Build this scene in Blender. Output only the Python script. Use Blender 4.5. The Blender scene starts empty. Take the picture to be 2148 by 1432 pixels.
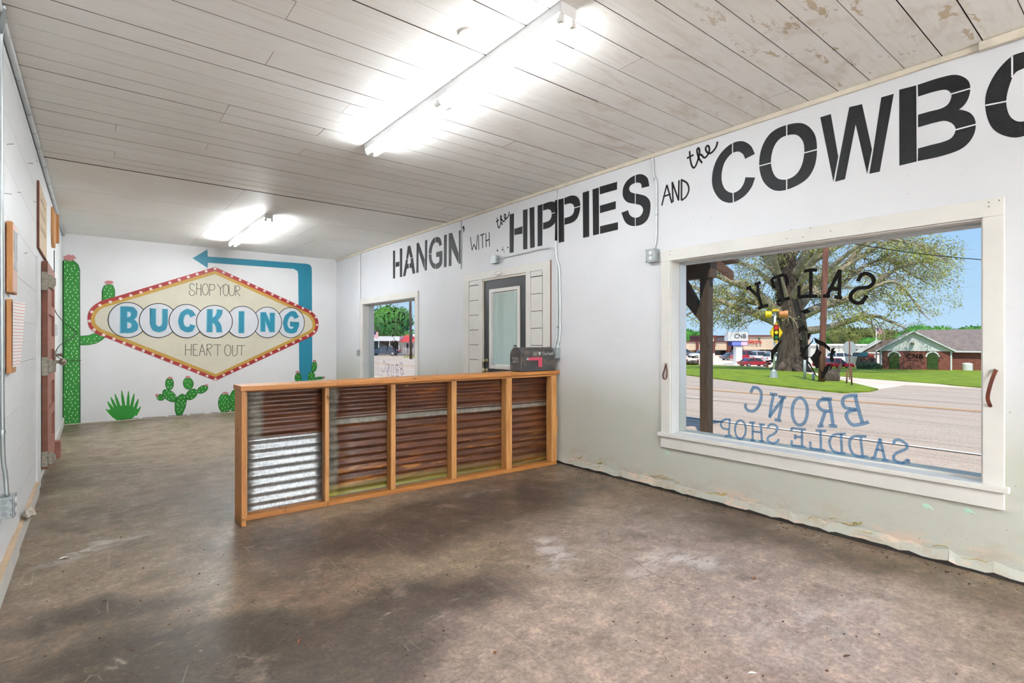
import bpy, bmesh, math, random
from mathutils import Vector, Matrix, noise as mnoise
random.seed(7)
SC = bpy.context.scene
COL = SC.collection
# ------------------------------------------------------------------ camera, sky, sun, exposure
FPX, YAW, HOR, EYE = 1104.0, 0.67136, 714.7, 1.35
cam = bpy.data.cameras.new('camera'); camo = bpy.data.objects.new('camera', cam); COL.objects.link(camo)
cam.sensor_width = 36.0; cam.lens = FPX / 2148 * 36.0
cam.shift_y = -(716.0 - HOR) / 2148
camo.location = (0, 0, EYE); camo.rotation_euler = (math.pi / 2, 0, -YAW)
cam.clip_start = 0.05; cam.clip_end = 1000
SC.camera = camo
SC.view_settings.view_transform = 'Standard'; SC.view_settings.look = 'None'
SC.view_settings.gamma = 1.0; SC.view_settings.use_curve_mapping = False
SC.view_settings.exposure = 0.68
SC.cycles.max_bounces = 7; SC.cycles.caustics_reflective = False; SC.cycles.caustics_refractive = False
TUBE = 100.0
SKY = 0.63
SUN = 2.9
w = bpy.data.worlds.new('world'); SC.world = w; w.use_nodes = True
nt = w.node_tree; nt.nodes.clear()
wo = nt.nodes.new('ShaderNodeOutputWorld'); bg = nt.nodes.new('ShaderNodeBackground')
tc = nt.nodes.new('ShaderNodeTexCoord'); sx = nt.nodes.new('ShaderNodeSeparateXYZ'); rp = nt.nodes.new('ShaderNodeValToRGB')
nt.links.new(tc.outputs['Generated'], sx.inputs[0]); nt.links.new(sx.outputs['Z'], rp.inputs[0])
rp.color_ramp.elements[0].position = 0.0; rp.color_ramp.elements[0].color = (.56, .78, 1.0, 1)
rp.color_ramp.elements[1].position = 0.6; rp.color_ramp.elements[1].color = (.24, .46, .88, 1)
e = rp.color_ramp.elements.new(0.22); e.color = (.37, .63, 1.0, 1)
nt.links.new(rp.outputs[0], bg.inputs[0]); bg.inputs[1].default_value = SKY
nt.links.new(bg.outputs[0], wo.inputs[0])
sl = bpy.data.lights.new('sun', 'SUN'); sl.energy = SUN; sl.angle = 0.01; sl.color = (1, .91, .76)
slo = bpy.data.objects.new('sun', sl); COL.objects.link(slo)
slo.rotation_euler = Vector((0.42, 0.30, -0.86)).to_track_quat('-Z', 'Y').to_euler()
# ------------------------------------------------------------------ measuring helpers: a line of sight meets a real plane
SY, CY_ = math.sin(YAW), math.cos(YAW)
def ray(u, v):
    a = (u - 1074) / FPX
    return Vector((SY + a * CY_, CY_ - a * SY, (HOR - v) / FPX))
O0 = Vector((0, 0, EYE))
def onX(u, v, X): d = ray(u, v); return O0 + d * (X / d.x)
def onY(u, v, Y): d = ray(u, v); return O0 + d * (Y / d.y)
def onZ(u, v, Z): d = ray(u, v); return O0 + d * ((Z - EYE) / d.z)
def gz(x): return .10 - .028 * max(4.0, min(x, 60.0))
def G(u, v):
    d = ray(u, v); t = (.10 - EYE) / (d.z + .028 * d.x)
    if t < 0 or t * d.x > 60: t = (-1.58 - EYE) / d.z
    return O0 + d * t
def far(u, z):                      # point on the terrain seen in column u at distance z
    p = O0 + ray(u, HOR) * z; p.z = gz(p.x); return p
WR, WL, WB, WF, CH = 4.036, -0.40, 11.084, -6.6, 3.07      # right, left, back, front walls; ceiling
# ------------------------------------------------------------------ object helpers
ORG = {}
def props(o, label=None, cat=None, group=None, kind=None):
    if label: o['label'] = label
    if cat: o['category'] = cat
    if group: o['group'] = group
    if kind: o['kind'] = kind
    return o
def thing(name, label, cat, loc, group=None):
    o = bpy.data.objects.new(name, None); COL.objects.link(o); o.location = loc; o.empty_display_size = .1
    ORG[o.name] = Vector(loc); return props(o, label, cat, group)
class MB:
    def __init__(s): s.v = []; s.f = []; s.m = []
    def add(s, vs, fs, mi=0):
        n = len(s.v); s.v += [Vector(p) for p in vs]; s.f += [tuple(n + i for i in f) for f in fs]; s.m += [mi] * len(fs); return s
    def box(s, x0, y0, z0, x1, y1, z1, R=None, mi=0):
        vs = [Vector((x, y, z)) for z in (z0, z1) for x, y in ((x0, y0), (x1, y0), (x1, y1), (x0, y1))]
        if R: vs = [R @ p for p in vs]
        return s.add(vs, [(3, 2, 1, 0), (4, 5, 6, 7), (0, 1, 5, 4), (1, 2, 6, 5), (2, 3, 7, 6), (3, 0, 4, 7)], mi)
    def prism(s, pts, n, mi=0):     # polygon pts extruded along vector n
        pts = [Vector(p) for p in pts]; n = Vector(n); k = len(pts)
        c = sum(((pts[i] - pts[0]).cross(pts[(i + 1) % k] - pts[0]) for i in range(k)), Vector())
        if c.dot(n) < 0: pts = pts[::-1]
        vs = pts + [p + n for p in pts]
        fs = [tuple(range(k))[::-1], tuple(range(k, 2 * k))] + [(i, (i + 1) % k, k + (i + 1) % k, k + i) for i in range(k)]
        return s.add(vs, fs, mi)
    def tube(s, path, r, n=8, cap=True, mi=0):
        path = [Vector(p) for p in path]; rs = r if isinstance(r, (list, tuple)) else [r] * len(path)
        rings = []; ref = None
        for i, p in enumerate(path):
            d = (path[min(i + 1, len(path) - 1)] - path[max(i - 1, 0)])
            if d.length < 1e-9: d = Vector((0, 0, 1))
            d.normalize()
            if ref is None: ref = d.orthogonal().normalized()
            a = (ref - d * ref.dot(d))
            a = a.normalized() if a.length > 1e-6 else d.orthogonal().normalized()
            ref = a; b = d.cross(a)
            rings += [p + (a * math.cos(2 * math.pi * k / n) + b * math.sin(2 * math.pi * k / n)) * rs[i] for k in range(n)]
        fs = [(i * n + k, i * n + (k + 1) % n, (i + 1) * n + (k + 1) % n, (i + 1) * n + k) for i in range(len(path) - 1) for k in range(n)]
        if cap: fs += [tuple(range(n))[::-1], tuple(range((len(path) - 1) * n, len(path) * n))]
        return s.add(rings, fs, mi)
    def lathe(s, c, prof, n=16, axis=Vector((0, 0, 1)), mi=0):
        c = Vector(c); axis = Vector(axis).normalized(); a = axis.orthogonal().normalized(); b = axis.cross(a); k = len(prof)
        vs = [c + axis * h + (a * math.cos(2 * math.pi * j / n) + b * math.sin(2 * math.pi * j / n)) * r for r, h in prof for j in range(n)]
        fs = [(i * n + j, i * n + (j + 1) % n, (i + 1) * n + (j + 1) % n, (i + 1) * n + j) for i in range(k - 1) for j in range(n)]
        fs += [tuple(range(n))[::-1], tuple(range((k - 1) * n, k * n))]
        return s.add(vs, fs, mi)
    def blob(s, c, rx, ry, rz, seed=0, amp=.25, fr=1.2, lv=2, mi=0):
        bm = bmesh.new(); bmesh.ops.create_icosphere(bm, subdivisions=lv, radius=1)
        vs = []
        for q in bm.verts:
            k = 1 + amp * mnoise.noise(q.co * fr + Vector((seed * 3.1, seed, 0)))
            vs.append(Vector(c) + Vector((q.co.x * rx, q.co.y * ry, q.co.z * rz)) * k)
        fs = [tuple(x.index for x in f.verts) for f in bm.faces]; bm.free()
        return s.add(vs, fs, mi)
    def build(s, name, mat, parent=None, origin=None, smooth=False, bevel=0, **kw):
        if parent is not None: o0 = ORG[parent.name]; off = o0
        elif origin is not None: off = Vector(origin)
        else:
            xs = [p.x for p in s.v]; ys = [p.y for p in s.v]
            off = Vector(((min(xs) + max(xs)) / 2, (min(ys) + max(ys)) / 2, min(p.z for p in s.v)))
        me = bpy.data.meshes.new(name); me.from_pydata([p - off for p in s.v], [], s.f); me.validate()
        for m_ in (mat if isinstance(mat, list) else [mat]): me.materials.append(m_)
        if isinstance(mat, list) and len(me.polygons) == len(s.m): me.polygons.foreach_set('material_index', s.m)
        if smooth: me.polygons.foreach_set('use_smooth', [True] * len(me.polygons))
        me.update()
        o = bpy.data.objects.new(name, me); COL.objects.link(o)
        if parent is not None: o.parent = parent; ORG[o.name] = off
        else: o.location = off; ORG[o.name] = off
        if bevel:
            b = o.modifiers.new('edge', 'BEVEL'); b.width = bevel; b.segments = 2; b.limit_method = 'ANGLE'
        return props(o, **kw)
def box(name, mat, a, b, parent=None, bevel=0, **kw):
    return MB().box(min(a[0], b[0]), min(a[1], b[1]), min(a[2], b[2]), max(a[0], b[0]), max(a[1], b[1]), max(a[2], b[2])).build(name, mat, parent, bevel=bevel, **kw)
def crom(pts, n=6, closed=False):
    P = [Vector(p) for p in pts]; out = []; m = len(P)
    if m < 3 and not closed: return P
    for i in range(m if closed else m - 1):
        p0 = P[(i - 1) % m] if closed or i > 0 else P[0] * 2 - P[1]
        p1, p2 = P[i % m], P[(i + 1) % m]
        p3 = P[(i + 2) % m] if closed or i + 2 < m else P[-1] * 2 - P[-2]
        for k in range(n):
            t = k / n
            out.append(.5 * ((2 * p1) + (p2 - p0) * t + (2 * p0 - 5 * p1 + 4 * p2 - p3) * t * t + (3 * p1 - p0 - 3 * p2 + p3) * t ** 3))
    if not closed: out.append(P[-1])
    return out
# ------------------------------------------------------------------ materials
def hexc(r, g, b): return tuple(((c / 255) / 12.92 if c / 255 <= .04045 else ((c / 255 + .055) / 1.055) ** 2.4) for c in (r, g, b)) + (1,)
class NT:
    def __init__(s, name):
        s.m = bpy.data.materials.new(name); s.m.use_nodes = True; s.t = s.m.node_tree
        s.b = s.t.nodes['Principled BSDF']; s.out = s.t.nodes['Material Output']
    def n(s, ty, **kw):
        x = s.t.nodes.new('ShaderNode' + ty)
        for k, v_ in kw.items():
            if isinstance(k, str) and hasattr(x, k): setattr(x, k, v_)
        return x
    def l(s, a, b): s.t.links.new(a, b)
    def pos(s, sc=(1, 1, 1), obj=False):
        if obj: src = s.n('TexCoord').outputs['Object']
        else: src = s.n('NewGeometry').outputs['Position']
        mp = s.n('Mapping'); mp.inputs['Scale'].default_value = sc; s.l(src, mp.inputs['Vector']); return mp.outputs[0]
    def noise(s, vec, scale, detail=5, rough=.6, dist=0):
        x = s.n('TexNoise'); s.l(vec, x.inputs['Vector']); x.inputs['Scale'].default_value = scale
        x.inputs['Detail'].default_value = detail; x.inputs['Roughness'].default_value = rough; x.inputs['Distortion'].default_value = dist
        return x.outputs['Fac']
    def ramp(s, fac, stops):
        lo, hi = stops[0][0], stops[-1][0]
        if lo < 0 or hi > 1:
            mr = s.n('MapRange'); mr.inputs['From Min'].default_value = lo; mr.inputs['From Max'].default_value = hi; s.l(fac, mr.inputs['Value']); fac = mr.outputs['Result']
            stops = [((p - lo) / (hi - lo), c) for p, c in stops]
        r = s.n('ValToRGB'); s.l(fac, r.inputs[0]); el = r.color_ramp.elements
        el[0].position, el[1].position = stops[0][0], stops[-1][0]
        def c4(c): return (c, c, c, 1) if isinstance(c, (int, float)) else c
        el[0].color, el[1].color = c4(stops[0][1]), c4(stops[-1][1])
        for p, c in stops[1:-1]: q = el.new(p); q.color = c4(c)
        return r.outputs[0]
    def mix(s, fac, a, b, blend='MIX'):
        x = s.n('MixRGB', blend_type=blend)
        for i, q in ((0, fac), (1, a), (2, b)):
            if hasattr(q, 'links') or hasattr(q, 'is_linked'): s.l(q, x.inputs[i])
            else: x.inputs[i].default_value = q
        return x.outputs[0]
    def math(s, op, a, b=0.0, clamp=False):
        x = s.n('Math', operation=op, use_clamp=clamp)
        for i, q in ((0, a), (1, b)):
            if hasattr(q, 'is_linked'): s.l(q, x.inputs[i])
            else: x.inputs[i].default_value = q
        return x.outputs[0]
    def bump(s, h, st=.3, d=.01):
        x = s.n('Bump'); x.inputs['Strength'].default_value = st; x.inputs['Distance'].default_value = d; s.l(h, x.inputs['Height']); s.l(x.outputs[0], s.b.inputs['Normal'])
    def base(s, c): s.l(c, s.b.inputs['Base Color']); return s
    def sep(s, vec): x = s.n('SeparateXYZ'); s.l(vec, x.inputs[0]); return x.outputs
def flat(name, c, rough=.6, metal=0, var=.06, sc=6, spec=.5, bump=0):
    t = NT(name); v = t.pos(); f = t.noise(v, sc)
    c = tuple(c[:3]) + (1,)
    t.base(t.ramp(f, [(.3, tuple(x * (1 - var * 2) for x in c[:3]) + (1,)), (.7, tuple(min(1, x * (1 + var)) for x in c[:3]) + (1,))]))
    t.b.inputs['Roughness'].default_value = rough; t.b.inputs['Metallic'].default_value = metal; t.b.inputs['Specular IOR Level'].default_value = spec
    if bump: t.bump(t.noise(v, sc * 6), bump, .01)
    return t.m
def wood(name, c1, c2, axis=0, rough=.55, sc=1.0, obj=False):
    t = NT(name); s_ = [14 * sc] * 3; s_[axis] = 1.1 * sc
    v = t.pos(tuple(s_), obj); f = t.noise(v, 2.2, 8, .62, 1.3)
    col = t.ramp(f, [(.28, c1), (.5, tuple((a + b) / 2 for a, b in zip(c1, c2))), (.68, c2)])
    k = t.noise(t.pos((3, 3, 3), obj), 2.5, 3)
    kn = t.ramp(k, [(.69, 0), (.74, 1)])
    col = t.mix(kn, col, tuple(x * .38 for x in c1[:3]) + (1,))
    t.base(col); t.b.inputs['Roughness'].default_value = rough; t.bump(f, .25, .004); return t.m
def emis(name, c, st):
    t = NT(name); t.b.inputs['Base Color'].default_value = c; t.b.inputs['Emission Color'].default_value = c; t.b.inputs['Emission Strength'].default_value = st; return t.m

def m_wall(name, top, low=None):
    t = NT(name); v = t.pos(); n1 = t.noise(v, 1.1, 6, .6); n2 = t.noise(v, 14, 5, .7)
    c = t.mix(t.ramp(n1, [(.35, 0), (.7, 1)]), top, tuple(x * .93 for x in top[:3]) + (1,))
    if low:
        z = t.sep(v)['Z']; zz = t.math('ADD', z, t.math('MULTIPLY', t.math('SUBTRACT', n1, .5), .9))
        c = t.mix(t.ramp(zz, [(.62, 1), (1.25, 0)]), c, low)
        # grime creeping up from the floor, chipped plaster at the very bottom
        g = t.math('MULTIPLY', t.ramp(t.noise(t.pos((1, 1, 2)), 5, 8, .7), [(.48, 0), (.62, 1)]), t.ramp(z, [(.03, .9), (.30, 0)]))
        c = t.mix(g, c, hexc(176, 160, 142))
        ch = t.math('MULTIPLY', t.ramp(t.noise(t.pos((1, 1, 2.5)), 3.4, 7, .75), [(.54, 0), (.56, 1)]), t.ramp(z, [(.10, 1), (.17, 0)]))
        c = t.mix(ch, c, hexc(206, 186, 168))
        vo = t.n('TexVoronoi', feature='DISTANCE_TO_EDGE'); vo.inputs['Scale'].default_value = 1.3
        t.l(t.mix(.08, t.pos(), t.n('TexNoise').outputs['Color']), vo.inputs['Vector'])
        cr = t.math('MULTIPLY', t.ramp(vo.outputs['Distance'], [(.0015, 1), (.004, 0)]), t.math('MULTIPLY', t.ramp(n1, [(.52, 0), (.56, 1)]), t.ramp(z, [(.5, .7), (.9, 0)])))
        c = t.mix(cr, c, hexc(110, 105, 98))
    sp = t.ramp(t.noise(v, 48, 2, .5), [(.745, 0), (.76, 1)])
    c = t.mix(t.math('MULTIPLY', sp, .55), c, hexc(120, 115, 108))
    t.base(c); t.b.inputs['Roughness'].default_value = .5; t.bump(n2, .22, .006); return t.m
M = {}
M['wall_r'] = m_wall('painted_plaster', hexc(213, 214, 217), hexc(184, 185, 174))
M['wall_b'] = m_wall('painted_back_wall', hexc(233, 233, 234))
M['wall_l'] = m_wall('painted_boards', hexc(232, 234, 235))
M['bridge'] = flat('stencil_gap_paint', hexc(220, 222, 225), .5, var=.02)
M['dark'] = flat('dark_void', hexc(34, 28, 24), .9)
M['trim'] = flat('cream_trim_paint', hexc(212, 210, 204), .45, var=.04, sc=3, bump=.12)
M['trim_dirty'] = flat('worn_trim_paint', hexc(206, 197, 180), .5, var=.08, sc=7, bump=.2)
M['tan'] = flat('raw_board', hexc(196, 170, 140), .6, var=.12, sc=9)

def m_ceiling():
    t = NT('old_ceiling_paint'); v = t.pos(); p = t.sep(v)
    gr = t.noise(t.pos((1.2, 16, 4)), 3, 6, .6)
    n1 = t.noise(v, .9, 5, .6)
    c = t.mix(t.ramp(n1, [(.3, 0), (.7, 1)]), hexc(248, 247, 245), hexc(241, 239, 234))
    c = t.mix(t.math('MULTIPLY', t.ramp(gr, [(.5, 0), (.75, 1)]), .35), c, hexc(212, 203, 190))
    oi = t.n('ObjectInfo'); c = t.mix(t.math('MULTIPLY', oi.outputs['Random'], .16), c, hexc(206, 196, 182))
    wet = t.math('MULTIPLY', t.ramp(p['X'], [(1.9, 0), (3.0, 1)]), t.ramp(p['Y'], [(2.9, 1), (4.6, .15)]))
    st = t.ramp(t.noise(t.pos((1.6, 3.2, 1)), 1.5, 6, .66, .5), [(.52, 0), (.70, 1)])
    c = t.mix(t.math('MULTIPLY', t.math('MULTIPLY', st, wet), .42), c, hexc(190, 164, 136))
    near = t.ramp(p['Y'], [(1.6, 1), (2.5, 0)])
    pe = t.ramp(t.noise(t.pos((1.5, 4, 1)), 2.1, 9, .72, .3), [(.610, 0), (.620, 1)])
    pm = t.math('MULTIPLY', pe, t.math('MULTIPLY', wet, near))
    c = t.mix(t.math('MULTIPLY', pm, .85), c, hexc(190, 166, 128))
    ed = t.ramp(t.noise(t.pos((1.5, 4, 1)), 2.1, 9, .72, .3), [(.598, 0), (.608, 1), (.622, 0)])
    c = t.mix(t.math('MULTIPLY', t.math('MULTIPLY', ed, t.math('MULTIPLY', wet, near)), .6), c, hexc(120, 98, 72))
    t.base(c); t.b.inputs['Roughness'].default_value = .5
    t.bump(t.math('ADD', gr, t.math('MULTIPLY', t.noise(v, 30, 5, .7), .6)), .3, .004); return t.m
M['ceil'] = m_ceiling(); M['groove'] = flat('dark_board_edge', hexc(78, 62, 50), .9, var=.3, sc=5)  # plank sides coloured dark so the gaps read as dark lines

def m_floor():
    t = NT('stained_concrete'); v = t.pos(); p = t.sep(v)
    wn = t.n('TexNoise'); wn.inputs['Scale'].default_value = 1.4; wn.inputs['Detail'].default_value = 5; t.l(v, wn.inputs['Vector'])
    wv = t.n('VectorMath', operation='MULTIPLY_ADD'); t.l(wn.outputs['Color'], wv.inputs[0]); wv.inputs[1].default_value = (1.1, 1.1, 0); t.l(v, wv.inputs[2])
    wp = wv.outputs[0]
    def patch(x, y, rx, ry, soft=.5, rot=0):      # a stain of its own shape at a place on the slab
        mp = t.n('Mapping', vector_type='TEXTURE'); mp.inputs['Location'].default_value = (x + .55, y + .55, 0); mp.inputs['Scale'].default_value = (rx, ry, 1); mp.inputs['Rotation'].default_value = (0, 0, rot)
        t.l(wp, mp.inputs['Vector']); q = t.n('VectorMath', operation='MULTIPLY'); t.l(mp.outputs[0], q.inputs[0]); q.inputs[1].default_value = (1, 1, 0)
        le = t.n('VectorMath', operation='LENGTH'); t.l(q.outputs[0], le.inputs[0])
        return t.ramp(le.outputs['Value'], [(1 - soft, 1), (1, 0)])
    n1 = t.noise(v, .8, 8, .62, .4); n2 = t.noise(v, 3.2, 9, .68, .3); n3 = t.noise(v, 22, 7, .7)
    c = t.ramp(n1, [(.30, hexc(96, 80, 62)), (.46, hexc(134, 117, 97)), (.60, hexc(158, 140, 118)), (.75, hexc(122, 107, 82))])
    c = t.mix(t.math('MULTIPLY', patch(2.0, 1.15, 2.3, 1.7, .6), .9), c, hexc(192, 172, 163))
    c = t.mix(t.math('MULTIPLY', patch(3.0, 2.3, 1.0, 1.2, .8), .5), c, hexc(168, 152, 148))
    c = t.mix(t.math('MULTIPLY', patch(2.2, 3.55, 2.0, .65, .5), .85), c, hexc(74, 60, 52))
    c = t.mix(t.math('MULTIPLY', patch(.75, 2.35, 1.3, .5, .4, .12), .8), c, hexc(70, 61, 55))
    c = t.mix(t.math('MULTIPLY', patch(.05, 2.6, .55, .9, .7), .75), c, hexc(66, 58, 46))
    c = t.mix(t.math('MULTIPLY', patch(.05, 3.3, .5, .22, .6), .7), c, hexc(60, 50, 42))
    c = t.mix(t.math('MULTIPLY', patch(.25, 2.75, .55, .14, .6), .6), c, hexc(66, 58, 50))
    c = t.mix(t.math('MULTIPLY', patch(.75, 5.2, 1.2, 1.0, .8), .4), c, hexc(92, 86, 78))
    c = t.mix(t.math('MULTIPLY', patch(3.75, 1.6, .42, 2.4, .8), .8), c, hexc(88, 68, 50))
    c = t.mix(t.math('MULTIPLY', patch(3.9, .9, .25, .8, .8), .5), c, hexc(96, 84, 50))
    c = t.mix(t.math('MULTIPLY', patch(1.2, 8.6, 2.4, 2.8, .6), .75), c, hexc(178, 162, 138))
    c = t.mix(t.math('MULTIPLY', t.ramp(n2, [(.50, 0), (.66, 1)]), .40), c, hexc(84, 72, 62))
    c = t.mix(t.math('MULTIPLY', t.ramp(n2, [(.30, 1), (.44, 0)]), .35), c, hexc(190, 176, 162))
    ol = t.ramp(t.noise(v, 1.7, 7, .65), [(.56, 0), (.70, 1)])
    c = t.mix(t.math('MULTIPLY', ol, .35), c, hexc(128, 116, 78))
    rd = t.ramp(t.noise(wp, .9, 6, .6), [(.56, 0), (.72, 1)])
    c = t.mix(t.math('MULTIPLY', rd, .35), c, hexc(128, 84, 66))
    c = t.mix(t.math('MULTIPLY', t.math('SUBTRACT', n3, .5), .9), c, hexc(60, 52, 46))
    c = t.mix(.35, c, t.ramp(n3, [(.3, hexc(84, 74, 66)), (.7, hexc(200, 186, 172))]), 'OVERLAY')
    n4 = t.noise(v, 9, 10, .82, .2); n5 = t.noise(t.pos((1, 2.2, 1)), 5, 10, .8, .5)
    c = t.mix(.42, c, t.ramp(n4, [(.38, hexc(52, 44, 38)), (.5, hexc(128, 126, 123)), (.62, hexc(216, 206, 196))]), 'OVERLAY')
    c = t.mix(t.math('MULTIPLY', t.ramp(n5, [(.56, 0), (.64, 1)]), .42), c, hexc(72, 60, 50))
    c = t.mix(t.math('MULTIPLY', t.ramp(n5, [(.33, 1), (.41, 0)]), .38), c, hexc(196, 182, 168))
    n6 = t.noise(v, 46, 6, .8); c = t.mix(.5, c, t.ramp(n6, [(.38, hexc(74, 68, 62)), (.62, hexc(188, 184, 178))]), 'OVERLAY')
    for (x_, y_, rx_, ry_, k_) in ((2.30, 2.45, .34, .20, .45), (2.70, 1.95, .34, .26, .5), (2.75, 1.05, .6, .35, .3), (.0, 4.35, .5, .10, .5), (2.75, 3.85, .5, .08, .35)):
        ch = t.math('MULTIPLY', patch(x_, y_, rx_, ry_, .8), t.ramp(n5, [(.47, 0), (.56, 1)])); c = t.mix(t.math('MULTIPLY', ch, k_), c, hexc(206, 198, 196))
    hs = t.n('HueSaturation'); hs.inputs['Value'].default_value = 1.28; hs.inputs['Saturation'].default_value = .88; t.l(c, hs.inputs['Color']); c = hs.outputs[0]
    # chalky plaster smears and thin scratches
    wsm = t.ramp(t.noise(t.pos((1, 3.2, 1)), 2.6, 9, .74, .6), [(.665, 0), (.70, 1)])
    c = t.mix(t.math('MULTIPLY', wsm, .7), c, hexc(206, 198, 188))
    for sc, rt, th in ((2.1, .35, .0022), (3.3, 1.9, .0016)):
        mp = t.n('Mapping'); mp.inputs['Rotation'].default_value = (0, 0, rt); mp.inputs['Scale'].default_value = (1, .28, 1); t.l(v, mp.inputs['Vector'])
        vo = t.n('TexVoronoi', feature='DISTANCE_TO_EDGE'); vo.inputs['Scale'].default_value = sc; t.l(mp.outputs[0], vo.inputs['Vector'])
        cr = t.math('MULTIPLY', t.ramp(vo.outputs['Distance'], [(0, 1), (th * 2, 0)]), t.ramp(t.noise(v, 2.3), [(.56, 0), (.60, .4)]))
        c = t.mix(cr, c, hexc(198, 188, 176))
    vo = t.n('TexVoronoi', feature='DISTANCE_TO_EDGE'); vo.inputs['Scale'].default_value = .42; t.l(wp, vo.inputs['Vector'])
    cr = t.math('MULTIPLY', t.ramp(vo.outputs['Distance'], [(0, 1), (.0022, 0)]), t.ramp(t.noise(v, .7, 2), [(.5, 0), (.55, .5)]))
    c = t.mix(cr, c, hexc(74, 60, 50))
    c = t.mix(t.ramp(t.noise(v, 60, 2, .5), [(.76, 0), (.775, .8)]), c, hexc(62, 44, 34))
    t.base(c)
    t.l(t.ramp(n2, [(.3, .30), (.7, .52)]), t.b.inputs['Roughness'])
    t.b.inputs['Specular IOR Level'].default_value = .42
    t.bump(t.math('ADD', t.math('MULTIPLY', n2, .8), t.math('MULTIPLY', n3, .35)), .16, .012); return t.m
M['floor'] = m_floor()
M['pine_x'] = wood('pine_along', hexc(140, 84, 34), hexc(184, 124, 62), 0, .5)
M['pine_z'] = wood('pine_upright', hexc(162, 106, 52), hexc(202, 150, 92), 2, .45)
M['pine_y'] = wood('pine_end', hexc(156, 98, 46), hexc(188, 132, 74), 2, .5)
M['porch'] = wood('weathered_timber', hexc(58, 49, 42), hexc(98, 82, 68), 2, .8)
M['porch_y'] = wood('weathered_beam', hexc(62, 50, 40), hexc(112, 92, 72), 1, .8)
M['fascia'] = wood('sunlit_rafter', hexc(120, 84, 60), hexc(178, 134, 100), 0, .8)
M['black'] = flat('black_wall_paint', hexc(15, 16, 19), .42, var=.12, sc=16, bump=.35, spec=.3)
M['glass_black'] = flat('black_glass_paint', hexc(16, 14, 13), .8, var=.05, spec=.1)
M['ink'] = flat('black_marker', hexc(24, 23, 22), .6, spec=.2)
M['steel'] = flat('grey_box_steel', hexc(160, 166, 168), .42, .35, var=.15, sc=40)
M['conduit'] = flat('conduit_paint', hexc(206, 211, 212), .4, .15, var=.05)
M['zinc'] = flat('bare_conduit', hexc(170, 178, 178), .35, .7)
M['white'] = flat('white_enamel', hexc(235, 236, 238), .35, var=.02)
M['plastic'] = flat('white_plastic', hexc(232, 232, 228), .35, var=.02)
M['door'] = flat('charcoal_door', hexc(30, 33, 36), .5, var=.08, sc=10, bump=.15)
M['red_door'] = flat('brick_red_door_paint', hexc(152, 100, 86), .55, var=.14, sc=9, bump=.25)
M['red_edge'] = flat('door_edge_brown', hexc(116, 66, 46), .6, var=.14, sc=9)
M['iron'] = flat('painted_latch_iron', hexc(150, 144, 130), .5, .25, var=.22, sc=50, bump=.1)
M['leather'] = flat('brown_leather', hexc(84, 34, 20), .4, var=.2, sc=30)
M['brass'] = flat('door_brass', hexc(190, 180, 150), .3, .8)
M['mail'] = NT('worn_black_mailbox'); _t = M['mail']; _v = _t.pos()
_c = _t.mix(_t.ramp(_t.noise(_v, 9, 8, .7), [(.5, 0), (.66, 1)]), hexc(48, 47, 48), hexc(92, 80, 66))
_c = _t.mix(_t.ramp(_t.noise(_v, 30, 8, .7), [(.60, 0), (.68, .8)]), _c, hexc(128, 112, 92))
_t.base(_c); _t.b.inputs['Roughness'].default_value = .42; _t.bump(_t.noise(_v, 50), .2, .003); M['mail'] = _t.m
M['flag_red'] = flat('flag_red_paint', hexc(176, 62, 82), .5)
M['letter'] = flat('white_letter_vinyl', hexc(235, 235, 232), .5, var=.01)
# mural paints
for k_, c_ in dict(cactus=(10, 150, 18), agave=(12, 160, 26), cactus_edge=(10, 96, 40), red=(184, 34, 40), gold=(224, 176, 72), cream=(226, 220, 198), teal=(24, 152, 184), aqua=(150, 226, 244), oval=(228, 230, 236), pink=(228, 150, 152), bulb=(246, 224, 218), spot=(235, 250, 232)).items():
    M['p_' + k_] = flat('mural_' + k_, tuple(x * (.84 if k_ in ('cream', 'oval', 'bulb', 'spot') else .64) for x in hexc(*c_)[:3]) + (1,), .5, var=.03, sc=4)
def m_glass():
    t = NT('window_glass'); t.t.nodes.remove(t.b)
    tr = t.n('BsdfTransparent'); gl = t.n('BsdfGlossy'); gl.inputs['Roughness'].default_value = .01; fr = t.n('Fresnel'); fr.inputs[0].default_value = 1.45
    tr.inputs[0].default_value = (.97, .985, .98, 1); mx = t.n('MixShader'); t.l(t.math('MULTIPLY', fr.outputs[0], .10), mx.inputs[0]); t.l(tr.outputs[0], mx.inputs[1]); t.l(gl.outputs[0], mx.inputs[2]); t.l(mx.outputs[0], t.out.inputs[0]); return t.m
M['glass'] = m_glass()
def m_decal(name, c, a):
    t = NT(name); t.b.inputs['Base Color'].default_value = c
    n = t.noise(t.pos(), 90, 4, .7); t.l(t.math('MULTIPLY', t.ramp(n, [(.3, .6), (.55, 1)]), a), t.b.inputs['Alpha']); t.b.inputs['Roughness'].default_value = .7
    tr = t.n('BsdfTransparent'); tr.inputs[0].default_value = c; mx = t.n('MixShader'); mx.inputs[0].default_value = .5; t.l(t.b.outputs[0], mx.inputs[1]); t.l(tr.outputs[0], mx.inputs[2]); t.l(mx.outputs[0], t.out.inputs[0]); return t.m
M['blue_film'] = m_decal('blue_window_paint', hexc(96, 140, 176), .85)
M['violet_film'] = m_decal('violet_window_paint', hexc(120, 116, 170), .9)
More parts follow.
